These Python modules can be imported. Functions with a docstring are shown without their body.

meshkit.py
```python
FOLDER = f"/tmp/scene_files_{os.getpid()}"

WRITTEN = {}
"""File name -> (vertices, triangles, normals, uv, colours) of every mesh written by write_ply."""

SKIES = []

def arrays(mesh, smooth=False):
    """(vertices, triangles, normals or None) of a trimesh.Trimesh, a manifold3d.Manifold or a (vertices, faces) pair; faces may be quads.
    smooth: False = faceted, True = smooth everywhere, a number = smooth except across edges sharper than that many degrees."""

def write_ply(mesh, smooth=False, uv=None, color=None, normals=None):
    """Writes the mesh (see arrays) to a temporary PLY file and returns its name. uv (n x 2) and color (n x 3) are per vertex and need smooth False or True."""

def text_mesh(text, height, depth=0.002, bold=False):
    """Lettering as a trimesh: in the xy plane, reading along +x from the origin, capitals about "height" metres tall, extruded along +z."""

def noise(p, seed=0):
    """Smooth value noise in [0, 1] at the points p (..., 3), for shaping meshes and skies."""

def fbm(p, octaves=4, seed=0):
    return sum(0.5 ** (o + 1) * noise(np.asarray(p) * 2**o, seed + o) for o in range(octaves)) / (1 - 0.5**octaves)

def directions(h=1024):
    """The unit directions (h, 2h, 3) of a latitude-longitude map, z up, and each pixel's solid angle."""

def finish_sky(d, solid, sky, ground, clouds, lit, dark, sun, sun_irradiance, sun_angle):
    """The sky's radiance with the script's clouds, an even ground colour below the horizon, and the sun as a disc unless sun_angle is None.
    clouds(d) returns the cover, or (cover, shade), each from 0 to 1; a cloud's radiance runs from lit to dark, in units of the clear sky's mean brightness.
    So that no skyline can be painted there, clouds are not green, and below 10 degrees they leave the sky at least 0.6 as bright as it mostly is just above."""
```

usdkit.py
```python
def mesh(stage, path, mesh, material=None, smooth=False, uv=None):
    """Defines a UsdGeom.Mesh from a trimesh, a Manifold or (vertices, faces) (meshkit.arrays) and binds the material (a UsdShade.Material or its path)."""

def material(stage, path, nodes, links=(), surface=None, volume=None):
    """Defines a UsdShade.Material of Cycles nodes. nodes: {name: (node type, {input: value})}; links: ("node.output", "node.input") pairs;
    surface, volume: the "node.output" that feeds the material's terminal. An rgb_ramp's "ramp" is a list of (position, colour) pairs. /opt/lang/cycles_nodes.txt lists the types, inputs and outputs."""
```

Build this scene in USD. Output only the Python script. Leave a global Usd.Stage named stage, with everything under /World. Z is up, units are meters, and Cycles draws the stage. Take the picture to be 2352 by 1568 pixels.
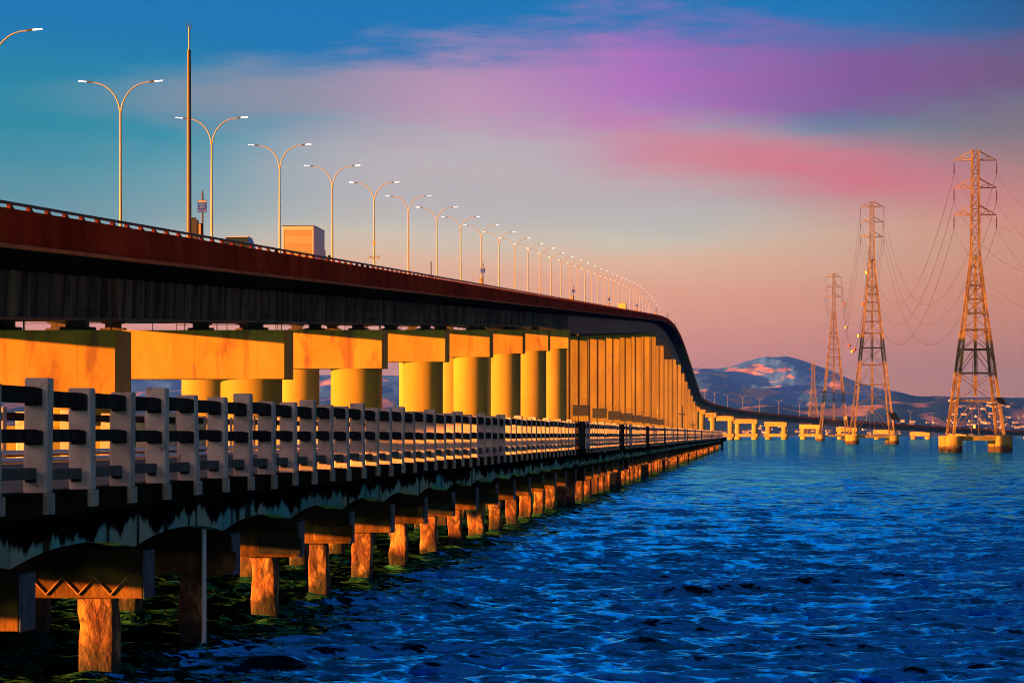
import math, random
import numpy as np, trimesh
import usdkit, meshkit
from pxr import Usd, UsdGeom, UsdLux, UsdShade, Gf, Sdf, Vt

rng = np.random.default_rng(7)
random.seed(7)
stage = Usd.Stage.CreateInMemory()
UsdGeom.SetStageUpAxis(stage, UsdGeom.Tokens.z)
UsdGeom.SetStageMetersPerUnit(stage, 1.0)
UsdGeom.Xform.Define(stage, '/World')
UsdGeom.Scope.Define(stage, '/World/Looks')

# ------------------------------------------------------------------ camera, sky, sun, exposure
EYE = 4.15                      # eye height above the water
FPX = 7300.0                    # focal length in pixels of a 2352 px wide picture
HOR, MID = 997.0, 1176.0        # horizon row and centre column in that picture
EXPOSURE = 3.7
SUN_EL = math.radians(4.05)
SUN_DIR = np.array([-0.937 * math.cos(SUN_EL), -0.350 * math.cos(SUN_EL), math.sin(SUN_EL)])
SUN_DIR /= np.linalg.norm(SUN_DIR)
SUN_COLOR = (1.0, 0.35, 0.045)
SUN_INTENSITY = 0.6
SKY_STRENGTH = 0.10
HAZE = 4.2e-5

cam = UsdGeom.Camera.Define(stage, '/World/camera')
cam.AddTranslateOp().Set(Gf.Vec3d(0, 0, EYE))
cam.AddRotateXOp().Set(90)
cam.CreateHorizontalApertureAttr(36.0)
cam.CreateVerticalApertureAttr(36.0 * 682 / 1024)
cam.CreateFocalLengthAttr(36.0 * FPX / 2352)
cam.CreateVerticalApertureOffsetAttr((HOR - 784) / 2352 * 36.0)
cam.CreateClippingRangeAttr(Gf.Vec2f(0.5, 80000))
cam.CreateExposureAttr(EXPOSURE)

sun = UsdLux.DistantLight.Define(stage, '/World/sun')
zx = np.cross([0, 0, 1.0], SUN_DIR); zx /= np.linalg.norm(zx)
zy = np.cross(SUN_DIR, zx)
sun.AddTransformOp().Set(Gf.Matrix4d(*zx, 0, *zy, 0, *SUN_DIR, 0, 0, 0, 0, 1))
sun.CreateIntensityAttr(SUN_INTENSITY)
sun.CreateAngleAttr(0.5)
sun.CreateNormalizeAttr(True)
sun.CreateColorAttr(Gf.Vec3f(*SUN_COLOR))


class NG:
    """Collects shader nodes; an input that is 'node.socket' becomes a link."""
    def __init__(self):
        self.nodes, self.links, self.k = {}, [], 0

    def __call__(self, kind, out, **inp):
        self.k += 1
        name = f'n{self.k}'
        vals = {}
        for a, b in inp.items():
            if isinstance(b, str) and '.' in b:
                self.links.append((b, f'{name}.{a}'))
            else:
                vals[a] = b
        self.nodes[name] = (kind, vals)
        return f'{name}.{out}'

    def m(self, op, a, b=0.0, c=0.0, clamp=False):
        return self('math', 'value', math_type=op, value1=a, value2=b, value3=c, use_clamp=clamp)

    def smooth(self, v, lo, hi):
        return self('map_range', 'result', range_type='smoothstep', value=v, from_min=lo, from_max=hi, to_min=0.0, to_max=1.0, clamp=True)

    def mix(self, f, a, b, kind='mix'):
        return self('mix', 'color', mix_type=kind, fac=f, color1=a, color2=b)

    def build(self, path, surface=None, volume=None):
        return usdkit.material(stage, path, self.nodes, self.links, surface=surface, volume=volume)


def sky_material():
    g = NG()
    d = g('texture_coordinate', 'generated')
    sx, sy, sz = 'n2.x', 'n2.y', 'n2.z'
    g('separate_xyz', 'x', vector=d)
    e = g.m('maximum', sz, 0.0)
    a = g.m('arctan2', sx, sy)
    # streaky noise: far wider than high
    wv = g('combine_xyz', 'vector', x=g.m('multiply', a, 7.0), y=g.m('multiply', e, 42.0), z=0.3)
    nz = g('noise_texture', 'fac', vector=wv, scale=1.0, detail=5.0, roughness=0.55)
    nb = g('noise_texture', 'fac', vector=wv, scale=3.1, detail=4.0, roughness=0.6)
    nc = g('noise_texture', 'fac', vector=wv, scale=9.0, detail=4.0, roughness=0.6)
    wob = g.m('multiply', g.m('subtract', nz, 0.5), 0.03)
    ew = g.m('maximum', g.m('add', e, wob), 0.0)
    p = g.m('power', ew, 0.4)
    stops = [(0.0, (1.35, .42, .17)), (0.014, (1.30, .40, .20)), (0.030, (1.12, .35, .25)), (0.042, (1.06, .46, .26)), (0.052, (.98, .58, .36)),
             (0.061, (.80, .66, .50)), (0.070, (.56, .58, .54)), (0.082, (.26, .48, .54)), (0.094, (.04, .36, .51)), (0.106, (.0, .25, .50)), (0.122, (.0, .18, .49)),
             (0.14, (.0, .18, .50)), (0.18, (.0, .32, .80)), (0.23, (.0, .30, .74)), (0.30, (.0, .12, .34)), (0.42, (.0, .035, .11)), (0.6, (.0, .015, .05)), (1.0, (.0, .008, .03))]
    base = g('rgb_ramp', 'color', fac=p, ramp=[(s ** 0.4, c) for s, c in stops])
    ab = g.m('absolute', a)
    front = g.smooth(ab, 1.5, 0.5)
    # warmer, duller towards the right of the view
    right = g.m('multiply', g.m('multiply', g.smooth(a, 0.03, 0.17), g.smooth(e, 0.135, 0.095)), front)
    rc = g.mix(g.smooth(e, 0.062, 0.098), (.80, .27, .13), (.27, .145, .16))
    base = g.mix(g.m('multiply', right, 0.85), base, rc)
    # darker, away from the sun, higher on the right
    base = g.mix(g.m('multiply', g.m('multiply', g.smooth(a, 0.09, 0.20), g.smooth(e, 0.10, 0.135)), g.m('multiply', front, .85)), base, (.018, .04, .15))
    # pale veil in the middle
    va = g.m('divide', a, 0.105)
    ve = g.m('divide', g.m('subtract', g.m('add', e, g.m('multiply', wob, .3)), 0.085), 0.024)
    veil = g.smooth(g.m('add', g.m('add', g.m('multiply', va, va), g.m('multiply', ve, ve)), g.m('multiply', g.m('subtract', nb, .5), .5)), 1.25, 0.0)
    base = g.mix(g.m('multiply', veil, 0.9), base, (.64, .52, .52))
    left = g.m('multiply', g.smooth(a, -0.03, -0.16), g.m('multiply', g.smooth(e, 0.045, 0.07), g.smooth(e, .14, .10)))
    base = g.mix(g.m('multiply', g.m('multiply', left, front), 0.7), base, (.01, .24, .34))
    # long lilac cloud bank
    ac = g.m('maximum', g.m('minimum', a, 0.35), -0.35)
    e1 = g.m('multiply_add', ac, 0.03, 0.1075)
    w1 = g.m('maximum', g.m('subtract', g.m('multiply_add', ac, 0.085, 0.0175), g.m('multiply', g.m('maximum', g.m('subtract', ac, 0.03), 0.0), 0.16)), 0.004)
    t1 = g.m('divide', g.m('absolute', g.m('subtract', g.m('add', e, g.m('multiply', wob, 0.45)), e1)), w1)
    t1 = g.m('add', t1, g.m('add', g.m('multiply', g.m('subtract', nb, 0.5), 1.3), g.m('multiply', g.m('subtract', nc, 0.5), 0.8)))
    m1 = g.m('multiply', g.m('multiply', g.smooth(t1, 1.5, 0.1), g.smooth(a, -0.17, -0.09)), front)
    c1 = g('rgb_ramp', 'color', fac=g('map_range', 'result', value=a, from_min=-0.15, from_max=0.17, to_min=0.0, to_max=1.0, clamp=True),
           ramp=[(0.0, (.14, .30, .40)), (0.25, (.34, .31, .39)), (0.42, (.64, .32, .50)), (0.6, (.56, .15, .56)), (0.8, (.28, .075, .34)), (1.0, (.17, .08, .18))])
    sky = g.mix(g.m('multiply', m1, 0.88), base, c1)
    # pink wedge lower on the right
    e2 = g.m('multiply_add', ac, -0.11, 0.0925)
    t2 = g.m('add', g.m('divide', g.m('absolute', g.m('subtract', g.m('add', e, g.m('multiply', wob, 0.5)), e2)), 0.014), g.m('multiply', g.m('subtract', nb, 0.5), 1.0))
    m2 = g.m('multiply', g.smooth(t2, 1.3, -0.1), g.m('multiply', g.smooth(a, 0.0, 0.075), g.smooth(a, 0.19, 0.10)))
    sky = g.mix(g.m('multiply', m2, 0.85), sky, (.86, .16, .22))
    # thin pale streaks
    m3 = g.m('multiply', g.smooth(nb, 0.55, 0.8), g.smooth(e, 0.075, 0.03))
    sky = g.mix(g.m('multiply', m3, 0.18), sky, (.72, .40, .36))
    # afterglow round the sun, behind the camera to the left
    dot = g('vector_math', 'value', math_type='dot_product', vector1=d, vector2=tuple(SUN_DIR))
    dim = g('map_range', 'result', value=dot, from_min=-1.0, from_max=-0.55, to_min=0.22, to_max=1.0, clamp=True)
    sky = g.mix(1.0, sky, g('combine_xyz', 'vector', x=dim, y=dim, z=dim), 'multiply')
    glow = g.m('multiply', g.m('power', g.m('maximum', dot, 0.0), 0.75), g.m('power', g.m('subtract', 1.0, g.m('minimum', e, 1.0)), 2.2))
    sky = g.mix(g.m('multiply', glow, 0.9), sky, (4.6, 2.85, 2.25))
    phys = g('sky_texture', 'color', sky_type='single_scattering', sun_disc=False, sun_elevation=SUN_EL, sun_rotation=math.atan2(SUN_DIR[0], SUN_DIR[1]),
             altitude=10.0, air_density=1.0, aerosol_density=1.0, ozone_density=3.0)
    physical = g.mix(1.0, phys, (0.02, 0.035, 0.05), 'multiply')
    k = 11.4 / 2 ** EXPOSURE
    sky = g.mix(1.0, sky, (k, k, k), 'multiply')
    g.nodes[sky.split('.')[0]][1]['use_clamp'] = False
    out = g.mix(0.86, physical, sky)
    bg = g('background_shader', 'background', color=out, strength=SKY_STRENGTH)
    return g.build('/World/Looks/sky', surface=bg)


dome = UsdLux.DomeLight.Define(stage, '/World/sky')
dome.CreateIntensityAttr(1.0)
UsdShade.MaterialBindingAPI.Apply(dome.GetPrim()).Bind(sky_material())
dome.GetPrim().SetCustomDataByKey('kind', 'structure')

# ------------------------------------------------------------------ helpers
used = {}


def numbered(parent, name):
    k = used.get((parent, name), -1) + 1
    used[(parent, name)] = k
    return f'{parent}/{name}' if k == 0 else f'{parent}/{name}_{k:03d}'


def tag(prim, label=None, cat=None, group=None, kind=None):
    prim = prim.GetPrim() if hasattr(prim, 'GetPrim') else prim
    for k, v in (('label', label), ('category', cat), ('group', group), ('kind', kind)):
        if v:
            prim.SetCustomDataByKey(k, v)
    return prim


def thing(name, label, cat, loc=(0, 0, 0), rotz=0.0, group=None, kind=None):
    x = UsdGeom.Xform.Define(stage, numbered('/World', name))
    x.AddTranslateOp().Set(Gf.Vec3d(*map(float, loc)))
    x.AddRotateZOp().Set(math.degrees(rotz))
    return tag(x, label, cat, group, kind)


def dup(root, loc, rotz, label, group=None):
    x = UsdGeom.Xform.Define(stage, numbered('/World', root.GetName().rstrip('0123456789').rstrip('_')))
    x.GetPrim().GetReferences().AddInternalReference(root.GetPath())
    x.GetPrim().SetInstanceable(True)
    x.ClearXformOpOrder()
    x.AddTranslateOp().Set(Gf.Vec3d(*map(float, loc)))
    x.AddRotateZOp().Set(math.degrees(rotz))
    return tag(x, label, root.GetCustomDataByKey('category'), group or root.GetCustomDataByKey('group'))


class MB:
    def __init__(self, off=(0, 0, 0)):
        self.v, self.f, self.n, self.off = [], [], 0, np.asarray(off, float)

    def add(self, V, Fc):
        V = np.asarray(V, float); Fc = np.asarray(Fc, int)
        if Fc.shape[1] == 4:
            Fc = np.vstack([Fc[:, [0, 1, 2]], Fc[:, [0, 2, 3]]])
        self.v.append(V); self.f.append(Fc + self.n); self.n += len(V)
        return self

    def tm(self, mesh):
        return self.add(mesh.vertices, mesh.faces)

    def hexa(self, P):
        """P: 4 bottom corners in order then the 4 top ones"""
        return self.add(P, [[0, 3, 2, 1], [4, 5, 6, 7], [0, 1, 5, 4], [1, 2, 6, 5], [2, 3, 7, 6], [3, 0, 4, 7]])

    def box(self, x0, x1, y0, y1, z0, z1):
        return self.hexa([(x0, y0, z0), (x1, y0, z0), (x1, y1, z0), (x0, y1, z0), (x0, y0, z1), (x1, y0, z1), (x1, y1, z1), (x0, y1, z1)])

    def bbox(self, x0, x1, y0, y1, z0, z1, c=0.02):
        """box whose vertical edges and top are chamfered"""
        def ring(ins, z):
            a = c if ins == 0 else ins
            i = 0 if ins == 0 else c * 0.8
            return [(x0 + i + a, y0 + i, z), (x1 - i - a, y0 + i, z), (x1 - i, y0 + i + a, z), (x1 - i, y1 - i - a, z),
                    (x1 - i - a, y1 - i, z), (x0 + i + a, y1 - i, z), (x0 + i, y1 - i - a, z), (x0 + i, y0 + i + a, z)]
        rings = [ring(0, z0), ring(0, z1 - c * 0.8), ring(c, z1)]
        V = [p for r in rings for p in r]
        Fs = []
        for r in range(2):
            for k in range(8):
                j = (k + 1) % 8
                Fs.append([r * 8 + k, r * 8 + j, r * 8 + 8 + j, r * 8 + 8 + k])
        self.add(V, Fs)
        n = self.n - 24
        self.f.append(np.array([[n + 16, n + 16 + k, n + 17 + k] for k in range(1, 7)] + [[n, n + k + 1, n + k] for k in range(1, 7)]))
        return self

    def beam(self, p0, p1, w, h, up=(0, 0, 1)):
        p0, p1 = np.asarray(p0, float), np.asarray(p1, float)
        d = p1 - p0; d /= max(np.linalg.norm(d), 1e-9)
        up = np.asarray(up, float)
        if abs(d @ up) > 0.97:
            up = np.array([0, 1.0, 0]) if abs(d[1]) < 0.9 else np.array([1.0, 0, 0])
        s = np.cross(d, up); s /= np.linalg.norm(s)
        u = np.cross(s, d)
        q = [(-w / 2, -h / 2), (w / 2, -h / 2), (w / 2, h / 2), (-w / 2, h / 2)]
        return self.hexa([p0 + s * a + u * b for a, b in q] + [p1 + s * a + u * b for a, b in q])

    def tube(self, pts, r, seg=8, closed=True):
        pts = np.asarray(pts, float)
        r = np.broadcast_to(np.asarray(r, float), (len(pts),))
        V = []
        t = np.gradient(pts, axis=0)
        t /= np.maximum(np.linalg.norm(t, axis=1, keepdims=True), 1e-9)
        for i, (pt, d) in enumerate(zip(pts, t)):
            up = np.array([0, 1.0, 0]) if abs(d[1]) < 0.9 else np.array([0, 0, 1.0])
            s = np.cross(d, up); s /= np.linalg.norm(s)
            u = np.cross(s, d)
            for k in range(seg):
                an = 2 * math.pi * k / seg
                V.append(pt + r[i] * (math.cos(an) * s + math.sin(an) * u))
        Fs = []
        for i in range(len(pts) - 1):
            for k in range(seg):
                j = (k + 1) % seg
                Fs.append([i * seg + k, i * seg + j, (i + 1) * seg + j, (i + 1) * seg + k])
        self.add(V, Fs)
        if closed:
            n = self.n - len(V)
            m = n + (len(pts) - 1) * seg
            self.f.append(np.array([[n, n + k + 1, n + k] for k in range(1, seg - 1)] + [[m, m + k, m + k + 1] for k in range(1, seg - 1)]))
        return self

    def sweep(self, rings, caps=True):
        """rings: (n stations, m points, 3) of a closed convex outline"""
        R = np.asarray(rings, float)
        n, m = R.shape[:2]
        Fs = [[i * m + k, i * m + (k + 1) % m, (i + 1) * m + (k + 1) % m, (i + 1) * m + k] for i in range(n - 1) for k in range(m)]
        self.add(R.reshape(-1, 3), Fs)
        if caps:
            b = self.n - n * m
            e = b + (n - 1) * m
            self.f.append(np.array([[b, b + k + 1, b + k] for k in range(1, m - 1)] + [[e, e + k, e + k + 1] for k in range(1, m - 1)]))
        return self

    def build(self, name, mat, parent='/World', smooth=False, label=None, kind=None, jitter=0.0):
        parent = str(parent.GetPath()) if hasattr(parent, 'GetPath') else parent
        V = np.vstack(self.v) - self.off
        m = usdkit.mesh(stage, numbered(parent, name), (V, np.vstack(self.f)), mat, smooth=smooth)
        return tag(m, label, kind=kind)


def surf(name, c1, c2, scale=1.0, stretch=(1, 1, 1), detail=6.0, rough=0.8, spec=0.3, bump=0.0, bump_scale=None, stain=None, stain_fac=0.5, stain_scale=0.5,
         stain_stretch=(1, 1, .15), stain_range=(.52, .72), metallic=0.0, lo=.35, hi=.65, coord='position', extra=None):
    """noise-mottled surface with optional streaky stains"""
    g = NG()
    pos = g('geometry', 'position') if coord == 'position' else g('texture_coordinate', 'object')
    v = g('vector_math', 'vector', math_type='multiply', vector1=pos, vector2=stretch)
    n = g('noise_texture', 'fac', vector=v, scale=scale, detail=detail, roughness=0.6)
    col = g.mix(g.smooth(n, lo, hi), c1, c2)
    if stain:
        v2 = g('vector_math', 'vector', math_type='multiply', vector1=pos, vector2=stain_stretch)
        n2 = g('noise_texture', 'fac', vector=v2, scale=stain_scale, detail=7.0, roughness=0.65, distortion=0.6)
        col = g.mix(g.m('multiply', g.smooth(n2, *stain_range), stain_fac), col, stain)
    if extra:
        col = extra(g, pos, col)
    rnd = g('object_info', 'random')
    tone = g.m('multiply_add', rnd, .34, .83)
    col = g.mix(1.0, col, g('combine_xyz', 'vector', x=tone, y=tone, z=tone), 'multiply')
    kw = {}
    if bump:
        nb = g('noise_texture', 'fac', vector=v, scale=bump_scale or scale * 4, detail=5.0, roughness=0.6)
        kw['normal'] = g('bump', 'normal', height=nb, strength=1.0, distance=bump)
    b = g('principled_bsdf', 'BSDF', base_color=col, roughness=rough, specular_ior_level=spec, metallic=metallic, **kw)
    return g.build(f'/World/Looks/{name}', surface=b)


def plain(name, c, rough=0.6, spec=0.4, metallic=0.0, emit=None, strength=0.0):
    g = NG()
    kw = dict(emission_color=emit, emission_strength=strength) if emit else {}
    b = g('principled_bsdf', 'BSDF', base_color=c, roughness=rough, specular_ior_level=spec, metallic=metallic, **kw)
    return g.build(f'/World/Looks/{name}', surface=b)


# ------------------------------------------------------------------ materials
M = {}


def joints(period, z0, width, dark):
    """faint horizontal pour lines"""
    def f(g, pos, col):
        g('separate_xyz', 'z', vector=pos)
        z = f'n{g.k}.z'
        t = g.m('fraction', g.m('divide', g.m('subtract', z, z0), period))
        line = g.m('less_than', g.m('absolute', g.m('subtract', t, 0.5)), width / period / 2)
        return g.mix(g.m('multiply', line, 0.5), col, dark)
    return f




def form_lines(g, pos, col):
    g('separate_xyz', 'x', vector=pos)
    x = f'n{g.k}.x'
    line = g.m('less_than', g.m('fraction', g.m('divide', x, 4.7)), .009)
    v = g('vector_math', 'vector', math_type='multiply', vector1=pos, vector2=(1.0, 1.0, .08))
    n = g('noise_texture', 'fac', vector=v, scale=1.1, detail=5.0)
    col = g.mix(g.m('multiply', line, .55), col, (.12, .05, .015))
    return g.mix(g.m('multiply', g.smooth(n, .54, .70), .45), col, (.16, .055, .012))


M['cap'] = surf('cap_concrete', (.38, .175, .020), (.48, .235, .035), 0.35, (1, 1, .6), bump=0.02, stain=(.20, .07, .03), stain_fac=.75, stain_scale=.55, stain_stretch=(1, 1, .35), stain_range=(.55, .68), extra=form_lines)
M['column'] = surf('column_concrete', (.28, .165, .015), (.35, .215, .022), 0.3, (1, 1, .25), bump=0.012, stain=(.24, .17, .08), stain_fac=.4, stain_scale=.35, extra=joints(4.6, 1.0, .05, (.25, .18, .1)))
M['pier_wall'] = surf('pier_wall_concrete', (.19, .105, .010), (.28, .165, .018), 0.18, (1, 1, .3), stain=(.22, .12, .06), stain_fac=.6, stain_scale=.12, stain_stretch=(1, 1, .3), extra=joints(15.0, 3.0, .8, (.20, .13, .06)))
M['fascia'] = surf('fascia_paint', (.30, .026, .006), (.40, .045, .012), 0.3, (1, 1, .15), rough=.95, spec=.0, stain=(.16, .012, .004), stain_fac=.5, stain_scale=.4)
M['ledge'] = surf('ledge_paint', (.42, .11, .05), (.5, .15, .07), 0.5, rough=.85, spec=.0)
M['bridge_rail'] = plain('bridge_rail_steel', (.035, .018, .014), .6)
M['rail_post'] = surf('rail_post_paint', (.20, .03, .015), (.26, .05, .02), 2.0, rough=.8, spec=.1)
M['girder'] = surf('girder_steel', (.022, .020, .022), (.045, .040, .042), 0.5, (1, 1, .1), rough=.6, spec=.12, stain=(.24, .20, .19), stain_fac=.75, stain_scale=.6, stain_stretch=(1, 1, .05))
M['stiffener'] = surf('stiffener_steel', (.10, .08, .065), (.24, .20, .165), 0.8, (1, 1, .2), rough=.6, spec=.1)
M['deck'] = surf('deck_asphalt', (.045, .045, .045), (.06, .058, .055), 2.0, rough=.9, spec=.2)
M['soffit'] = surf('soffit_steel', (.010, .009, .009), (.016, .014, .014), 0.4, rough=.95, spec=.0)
M['bearing'] = surf('bearing_steel', (.05, .03, .02), (.09, .055, .035), 2.0, rough=.7)
M['lamp_pole'] = plain('lamp_pole_galvanised', (.33, .26, .14), .5, .3)
M['lamp_head'] = plain('lamp_head_grey', (.05, .045, .04), .5)
M['lamp_lens'] = plain('lamp_lens_lit', (.8, .8, .8), .3, .5, emit=(1.0, .86, .92), strength=.12)
M['dark_metal'] = plain('dark_metal', (.02, .018, .016), .6)
M['mast'] = plain('mast_brown_steel', (.10, .06, .03), .5)
M['sign_blue'] = plain('sign_blue_sheet', (.012, .04, .40), .4)
M['sign_white'] = plain('sign_white_letter', (.22, .34, .6), .5)
M['sign_yellow'] = plain('sign_yellow_band', (.5, .32, .06), .5)
M['callbox'] = plain('call_box_yellow', (.55, .22, .05), .5)
M['truck_white'] = surf('truck_white_panel', (.27, .18, .07), (.31, .21, .09), 1.2, rough=.5, spec=.4)
M['truck_side'] = plain('truck_side_panel', (.62, .60, .66), .45)
M['truck_frame'] = plain('truck_frame', (.42, .34, .24), .5)
M['rubber'] = plain('tyre_rubber', (.015, .015, .015), .85, .2)
M['glass'] = plain('dark_glazing', (.02, .03, .035), .08, .6)
M['car_pale'] = plain('car_pale_paint', (.5, .5, .56), .3, .5)
M['car_dark'] = plain('car_dark_paint', (.02, .016, .014), .35, .5)
M['car_white'] = plain('car_white_paint', (.7, .7, .7), .35, .5)
M['headlamp'] = plain('headlamp_lit', (.9, .8, .6), .3, .5, emit=(1.0, .75, .35), strength=2.0)
M['lamp_red'] = plain('tail_lamp_red', (.3, .01, .01), .4)
M['truck_yellow'] = plain('truck_yellow_panel', (.62, .42, .10), .5)
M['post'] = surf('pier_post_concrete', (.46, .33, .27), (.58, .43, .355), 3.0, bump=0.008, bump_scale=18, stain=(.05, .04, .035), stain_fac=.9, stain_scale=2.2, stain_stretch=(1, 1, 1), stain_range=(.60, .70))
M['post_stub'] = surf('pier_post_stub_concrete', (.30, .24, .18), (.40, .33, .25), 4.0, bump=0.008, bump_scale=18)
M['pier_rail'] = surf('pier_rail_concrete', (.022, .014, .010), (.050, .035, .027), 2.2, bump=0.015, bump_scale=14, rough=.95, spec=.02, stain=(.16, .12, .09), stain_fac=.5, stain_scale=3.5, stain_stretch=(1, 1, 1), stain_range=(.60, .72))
M['low_rail'] = surf('pier_low_rail_concrete', (.07, .054, .042), (.11, .085, .066), 2.2, bump=0.01, bump_scale=14, rough=.9)
M['joint'] = surf('rail_joint_grime', (.010, .009, .008), (.025, .022, .018), 4.0, bump=0.02, bump_scale=14, rough=.95)  # near-black stands in for shadow beside the rail ends; repair blocks share it
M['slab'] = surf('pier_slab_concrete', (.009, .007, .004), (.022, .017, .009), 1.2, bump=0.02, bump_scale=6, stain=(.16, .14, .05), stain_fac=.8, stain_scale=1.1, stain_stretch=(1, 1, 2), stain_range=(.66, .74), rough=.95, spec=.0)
M['pier_deck'] = surf('pier_deck_paving', (.16, .14, .12), (.22, .19, .16), 1.0, rough=.9)
M['pipe'] = plain('white_pipe', (.72, .70, .70), .4)
M['rust'] = surf('rusty_bar', (.30, .12, .04), (.45, .2, .07), 8.0, rough=.9)  # bar colour standing in for sunlight rippled off the water


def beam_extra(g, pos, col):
    """bare pale concrete below; overhang shadow painted black above a ragged peeled line"""
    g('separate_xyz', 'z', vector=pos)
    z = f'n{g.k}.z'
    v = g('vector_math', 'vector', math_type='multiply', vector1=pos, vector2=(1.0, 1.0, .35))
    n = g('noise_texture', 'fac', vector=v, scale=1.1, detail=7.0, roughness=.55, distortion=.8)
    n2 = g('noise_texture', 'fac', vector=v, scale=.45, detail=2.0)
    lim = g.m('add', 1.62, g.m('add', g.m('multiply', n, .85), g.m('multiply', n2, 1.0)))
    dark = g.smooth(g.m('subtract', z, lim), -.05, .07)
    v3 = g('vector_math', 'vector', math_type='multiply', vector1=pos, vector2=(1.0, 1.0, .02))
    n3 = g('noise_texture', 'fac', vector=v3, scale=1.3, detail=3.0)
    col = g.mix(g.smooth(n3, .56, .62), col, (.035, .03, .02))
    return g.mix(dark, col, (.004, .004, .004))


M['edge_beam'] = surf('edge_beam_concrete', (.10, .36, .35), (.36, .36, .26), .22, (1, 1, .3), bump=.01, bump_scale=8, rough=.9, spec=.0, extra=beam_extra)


def cap_extra(g, pos, col):  # upper cap blackened above a ragged line, painting in the deck shade
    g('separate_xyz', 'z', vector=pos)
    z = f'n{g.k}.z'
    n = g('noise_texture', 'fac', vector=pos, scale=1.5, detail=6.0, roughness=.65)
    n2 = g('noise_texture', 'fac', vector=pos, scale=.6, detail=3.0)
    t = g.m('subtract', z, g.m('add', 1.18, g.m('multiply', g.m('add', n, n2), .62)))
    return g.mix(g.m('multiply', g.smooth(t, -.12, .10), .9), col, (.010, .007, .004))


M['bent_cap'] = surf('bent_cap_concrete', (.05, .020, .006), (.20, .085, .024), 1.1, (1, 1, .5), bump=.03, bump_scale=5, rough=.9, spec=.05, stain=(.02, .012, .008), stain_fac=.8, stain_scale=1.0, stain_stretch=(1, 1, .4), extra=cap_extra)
M['cap_end'] = surf('bent_cap_end_concrete', (.03, .04, .07), (.06, .07, .11), 3.0, bump=.02, bump_scale=9, rough=.7, stain=(.5, .5, .5), stain_fac=.7, stain_scale=6, stain_range=(.68, .72))  # blue skylight on the end face put into its colour; flecks are paint


def tide(g, pos, col):
    g('separate_xyz', 'z', vector=pos)
    z = f'n{g.k}.z'
    n = g('noise_texture', 'fac', vector=pos, scale=2.5, detail=5.0)
    t = g.m('add', z, g.m('multiply', g.m('subtract', n, .5), 1.1))
    return g.mix(g.smooth(t, .62, .15), col, (.022, .014, .007))




def footing_tide(g, pos, col):
    g('separate_xyz', 'z', vector=pos)
    z = f'n{g.k}.z'
    n = g('noise_texture', 'fac', vector=pos, scale=.9, detail=5.0)
    t = g.m('add', z, g.m('multiply', g.m('subtract', n, .5), 2.2))
    return g.mix(g.smooth(t, 1.7, 1.1), col, (.05, .02, .008))


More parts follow.
